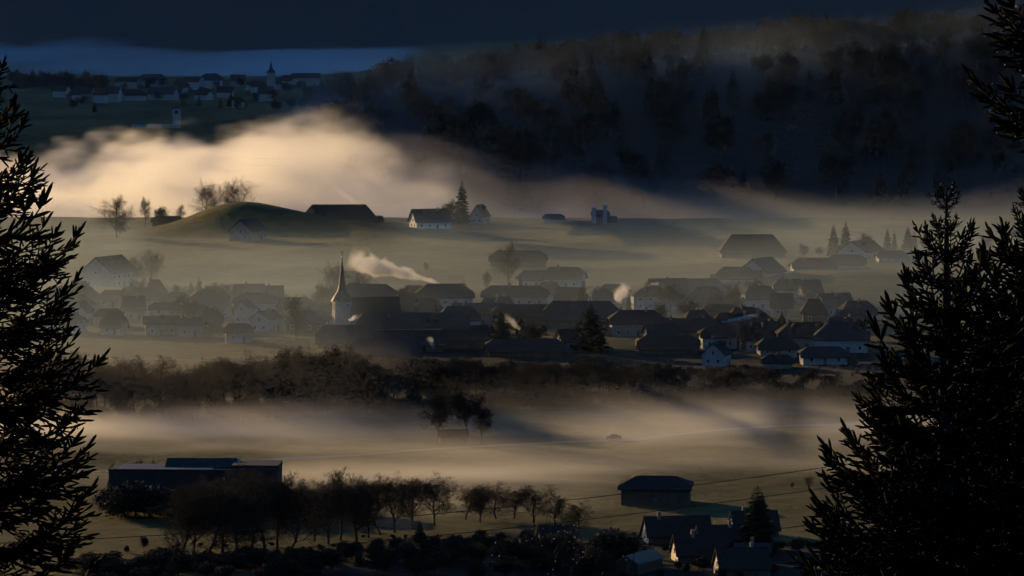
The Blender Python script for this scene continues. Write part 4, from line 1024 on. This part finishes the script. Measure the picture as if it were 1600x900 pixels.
# ---------------------------------------------------------------- chimney smoke
def smoke(path, r0, r1, Y, dens, label, seed=1, cell=.6):
    """a drifting plume: densest at the chimney, billowing and thinning along its axis"""
    a, b = at(*path[0], Y), at(*path[-1], Y); k = 1 / ppm(Y); Lp = (b - a).length; r0 *= k; r1 *= k
    V = []; F = []; ns = 10; prof = [(-.08, .5), (0, 1.6), (.5, 1.65), (1.0, 1.7), (1.12, .6)]
    for t, q in prof:
        r = (r0 + (r1 - r0) * min(max(t, 0), 1)) * q
        V += [(t * Lp, r * math.cos(6.28318 * i / ns), r * math.sin(6.28318 * i / ns)) for i in range(ns)]
    for i in range(len(prof) - 1): F += [(i * ns + s_, (i + 1) * ns + s_, (i + 1) * ns + (s_ + 1) % ns, i * ns + (s_ + 1) % ns) for s_ in range(ns)]
    F += [tuple(range(ns)), tuple((len(prof) - 1) * ns + s_ for s_ in range(ns - 1, -1, -1))]
    mt, nt, N, L = new_mat('smoke'); N.remove(N['Principled BSDF'])
    vol = N.new('ShaderNodeVolumePrincipled'); vol.inputs['Color'].default_value = (.98, .98, .98, 1); vol.inputs['Anisotropy'].default_value = .4
    tc = N.new('ShaderNodeTexCoord'); sx = N.new('ShaderNodeSeparateXYZ'); L.new(tc.outputs['Object'], sx.inputs[0])
    x = math_node(nt, 'DIVIDE', sx.outputs['X'], Lp)
    r = math_node(nt, 'ADD', math_node(nt, 'MULTIPLY', math_node(nt, 'MAXIMUM', x, 0.0), r1 - r0), r0)
    rr = math_node(nt, 'SQRT', math_node(nt, 'ADD', math_node(nt, 'POWER', math_node(nt, 'ABSOLUTE', sx.outputs['Y']), 2.0), math_node(nt, 'POWER', math_node(nt, 'ABSOLUTE', sx.outputs['Z']), 2.0)))
    dist = math_node(nt, 'DIVIDE', rr, r)
    mp = N.new('ShaderNodeMapping'); mp.inputs['Location'].default_value = (seed * 3.7, seed, 0); L.new(tc.outputs['Object'], mp.inputs['Vector'])
    nz = N.new('ShaderNodeTexNoise'); nz.inputs['Scale'].default_value = .75 / max(r1 * .8, .3); nz.inputs['Detail'].default_value = 3; nz.inputs['Roughness'].default_value = .55; L.new(mp.outputs[0], nz.inputs['Vector'])
    bil = math_node(nt, 'MULTIPLY', math_node(nt, 'SUBTRACT', nz.outputs['Fac'], .47), 2.4)
    body = math_node(nt, 'DIVIDE', math_node(nt, 'ADD', math_node(nt, 'SUBTRACT', .85, dist), bil), .55, True)
    ends = math_node(nt, 'MULTIPLY', math_node(nt, 'DIVIDE', math_node(nt, 'ADD', x, .06), .08, True), math_node(nt, 'DIVIDE', math_node(nt, 'SUBTRACT', 1.1, x), .5, True))
    hull = math_node(nt, 'DIVIDE', math_node(nt, 'SUBTRACT', 1.55, dist), .4, True)
    d = math_node(nt, 'MULTIPLY', math_node(nt, 'MULTIPLY', body, ends), math_node(nt, 'MULTIPLY', hull, dens))
    L.new(d, vol.inputs['Density'])
    L.new(vol.outputs[0], N['Material Output'].inputs['Volume'])
    mt.cycles.volume_step_rate = .35
    o = mesh_obj('smoke_plume', V, F, mt); o.location = a
    bm = bmesh.new(); bm.from_mesh(o.data); bmesh.ops.recalc_face_normals(bm, faces=bm.faces); bm.to_mesh(o.data); bm.free()
    o.rotation_euler = (b - a).to_track_quat('X', 'Z').to_euler()
    tag(o, label, 'smoke', 'chimney smoke over the village', 'thing')
smoke([(681, 441), (665, 437), (648, 431), (630, 427), (612, 424), (592, 420), (572, 412), (556, 405)], 3, 22, 1550, .55, 'long bright smoke plume drifting left from the white farmhouse', 2)
smoke([(964, 470), (966, 462), (972, 452), (978, 446)], 7, 16, 1490, .45, 'round bright smoke puff behind the chimneyed barn roof', 3)
smoke([(1113, 506), (1122, 504), (1136, 507), (1150, 505), (1166, 502), (1180, 494)], 2, 5, 1428, .8, 'low smoke streak before the half-hipped roof right of centre', 4, .4)
smoke([(562, 320), (556, 314), (545, 311), (532, 303), (518, 293)], 2.5, 8, 2100, .12, 'thin smoke rising over the hazy barn behind the mound', 5)
smoke([(678, 545), (676, 536), (671, 527)], 2.5, 7, 1380, .3, 'small smoke wisp before the dark low barn', 6, .4)
smoke([(545, 500), (551, 497), (557, 495)], 3, 5, 1436, .8, 'small bright puff at the left end of the long hall roof', 7, .4)
smoke([(812, 514), (804, 506), (797, 500), (790, 494)], 4, 9, 1400, .2, 'soft puffs right of the tiered conifer', 8, .5)
smoke([(1356, 597), (1354, 588), (1350, 577)], 4, 3, 1328, .4, 'faint smoke puff at the right village edge by the spruce', 9, .4)
smoke([(1017, 444), (1022, 441), (1030, 443)], 2, 3, 1565, .4, 'tiny smoke streak over the pale hipped house', 10, .4)
haze_box()
def mist(name, lo, hi, res, fn, **k): return tag(volume_thing(name, lo, hi, res, fn, **k), kind='stuff')
def f_field(X, Y, Z):
    h = Z - height(X[0], Y[0])[None]
    px = X / Y * FPX + 800; py = 814375. / Y - 37
    n = vnoise(X / 110 + Y / 300, Y / 38, h / 9, 3, 4)
    n2 = vnoise(X / 260, Y / 60, h * 0, 8, 2)
    # where the streaks of mist lie on the field, far to near
    w = np.exp(-((py - 676) / 17) ** 2) * (1 - .7 * sstep(480, 620, px)) * 2.1
    w = w + np.exp(-((py - 679) / 14) ** 2) * sstep(840, 980, px) * 1.3
    w = w + np.exp(-((py - (712 + .02 * (px - 500))) / 11) ** 2) * .8 * (1 - sstep(700, 900, px)) + np.exp(-((py - 700) / 15) ** 2) * .5 * sstep(900, 1000, px)
    w = w + np.exp(-((py - 752) / 17) ** 2) * (1.3 * sstep(380, 460, px) * (1 - .5 * sstep(1080, 1200, px)) + .25)
    w = w + np.exp(-((py - 800) / 24) ** 2) * .8 * sstep(520, 600, px) * (1 - .6 * sstep(900, 980, px)) + .02
    w = w * (1 - .8 * np.exp(-((px - 1236) / 34) ** 2) * sstep(640, 655, py) * (1 - sstep(705, 730, py)))
    w = w + .9 * np.exp(-((py - 650) / 6) ** 2) * edge(px, 1130, 1340, 60)
    d = np.clip((n - .44) / .26, 0, 1) * np.clip(1 - h / (5 + 9 * n2), 0, 1) ** 1.3
    belt = .0022 * edge(Y, 1120, 1290, 50) * np.clip(1 - h / 22, 0, 1) * (.5 + n) * (1 - .85 * sstep(540, 680, px)) * (1 - .9 * np.exp(-((px - 1236) / 40) ** 2))
    return (.0185 * w * d * edge(Y, 900, 1290, 20) + belt) * edge(X, -260, 260, 40)
mist('field_mist', (-260, 900, -1), (260, 1290, 22), (90, 150, 26), f_field, step=8)
def f_meadow(X, Y, Z):
    h = Z - height(X[0], Y[0])[None]
    n = vnoise(X / 80, Y / 80, h / 25, 4, 3); n2 = vnoise(X / 150, Y / 110, h / 18, 5, 3)
    px = X / Y * FPX + 800
    v = .0025 * (1 - .85 * sstep(500, 600, px) * (1 - sstep(1440, 1520, Y))) * n * np.clip(1 - h / 30, 0, 1) * edge(Y, 1280, 1700, 90)
    m = .0021 * n2 * np.clip(1 - h / 17, 0, 1) * sstep(1620, 1760, Y) * (1 - sstep(2080, 2190, Y))
    m = m * (1 - .6 * edge(px, 180, 660, 80) * sstep(1780, 1860, Y) * 1.3)
    return (v + m) * edge(X, -400, 400, 40)
mist('meadow_mist', (-400, 1280, -1), (400, 2190, 34), (90, 100, 18), f_meadow, step=22, color=(.68, .85, 1.0), gain=1.25)  # smoke-blue tint also stands in for skylit shade
def f_bank(X, Y, Z):
    px = X / Y * FPX + 800
    top = np.interp(px, [-200, 60, 150, 240, 330, 400, 450, 520, 580, 650, 760], [8, 10, 14, 24, 20, 31, 39, 42, 36, 8, -14])
    wx = 30 * (vnoise(X / 60, Y / 120, Z / 50, 40, 3) - .5)
    n = vnoise((X + wx) / 40, Y / 150, (Z - wx) / 22, 6, 5, .72)
    n2 = vnoise(X / 120, Y / 200, Z / 60, 16, 2)
    d = np.clip((top + 66 * (n - .5) + 12 * (n2 - .5) - Z) / 18, 0, 1) ** 1.3
    k = np.interp(px, [60, 380, 460, 600, 740], [2.0, 1.5, .6, .3, .08]) * np.interp(Z, [-30, 0, 40], [1.2, 1.0, .7])
    bank = .019 * d * k * np.clip((n - .35) / .28, .05, 1.3) * edge(Y, 2150, 2850, 120) * edge(X, -370, 60, 50)
    foot = .0030 * np.interp(px, [420, 560, 660, 800, 1100, 1600], [.12, .5, .5, .26, .2, .24]) * (.3 + n2) * np.clip(1 - (Z + 44) / 170, 0, 1) ** 3.2 * edge(Y, 2060, 3080, 110) * edge(X, -520, 560, 60)
    return bank + foot
mist('fog_bank', (-520, 2060, -46), (560, 3080, 72), (170, 66, 50), f_bank, step=14)
def f_hill(X, Y, Z):
    h = Z - height(X[0], Y[0])[None]
    n = vnoise(X / 90, Y / 90, h / 30, 27, 3)
    return .0042 * (.4 + n) * np.clip(1 - h / 34, 0, 1) * np.clip((h + 3) / 4, 0, 1) * edge(Y, 2800, 3125, 60) * edge(X, -210, 600, 70)
mist('hill_mist', (-210, 2800, -46), (600, 3125, 120), (60, 28, 44), f_hill, step=25, color=(.68, .85, 1))
def f_far(X, Y, Z):
    n = vnoise(X / 230, Y / 1200, Z / 40, 9, 3)
    top = 15 + 42 * (n - .5) - 8 * np.exp(-((X + 520) / 150) ** 2)
    return .007 * np.clip((top - Z) / 9, 0, 1) * edge(Y, 4750, 7600, 300) * edge(X, -2600, 1500, 300)
mist('far_mist', (-2600, 4750, -1), (1500, 7600, 40), (90, 44, 24), f_far, step=120, color=(.72, .87, 1))  # blue of the shaded sky light put into the whitish fog colour
def f_veil(X, Y, Z):
    return 5.5e-5 * np.clip(1 - Z / 330, 0, 1) * edge(Y, 3200, 8200, 500) * edge(X, -3200, 3000, 400)
mist('blue_veil', (-3200, 3200, -46), (3000, 8200, 330), (24, 40, 20), f_veil, step=300, color=(.72, .87, 1))
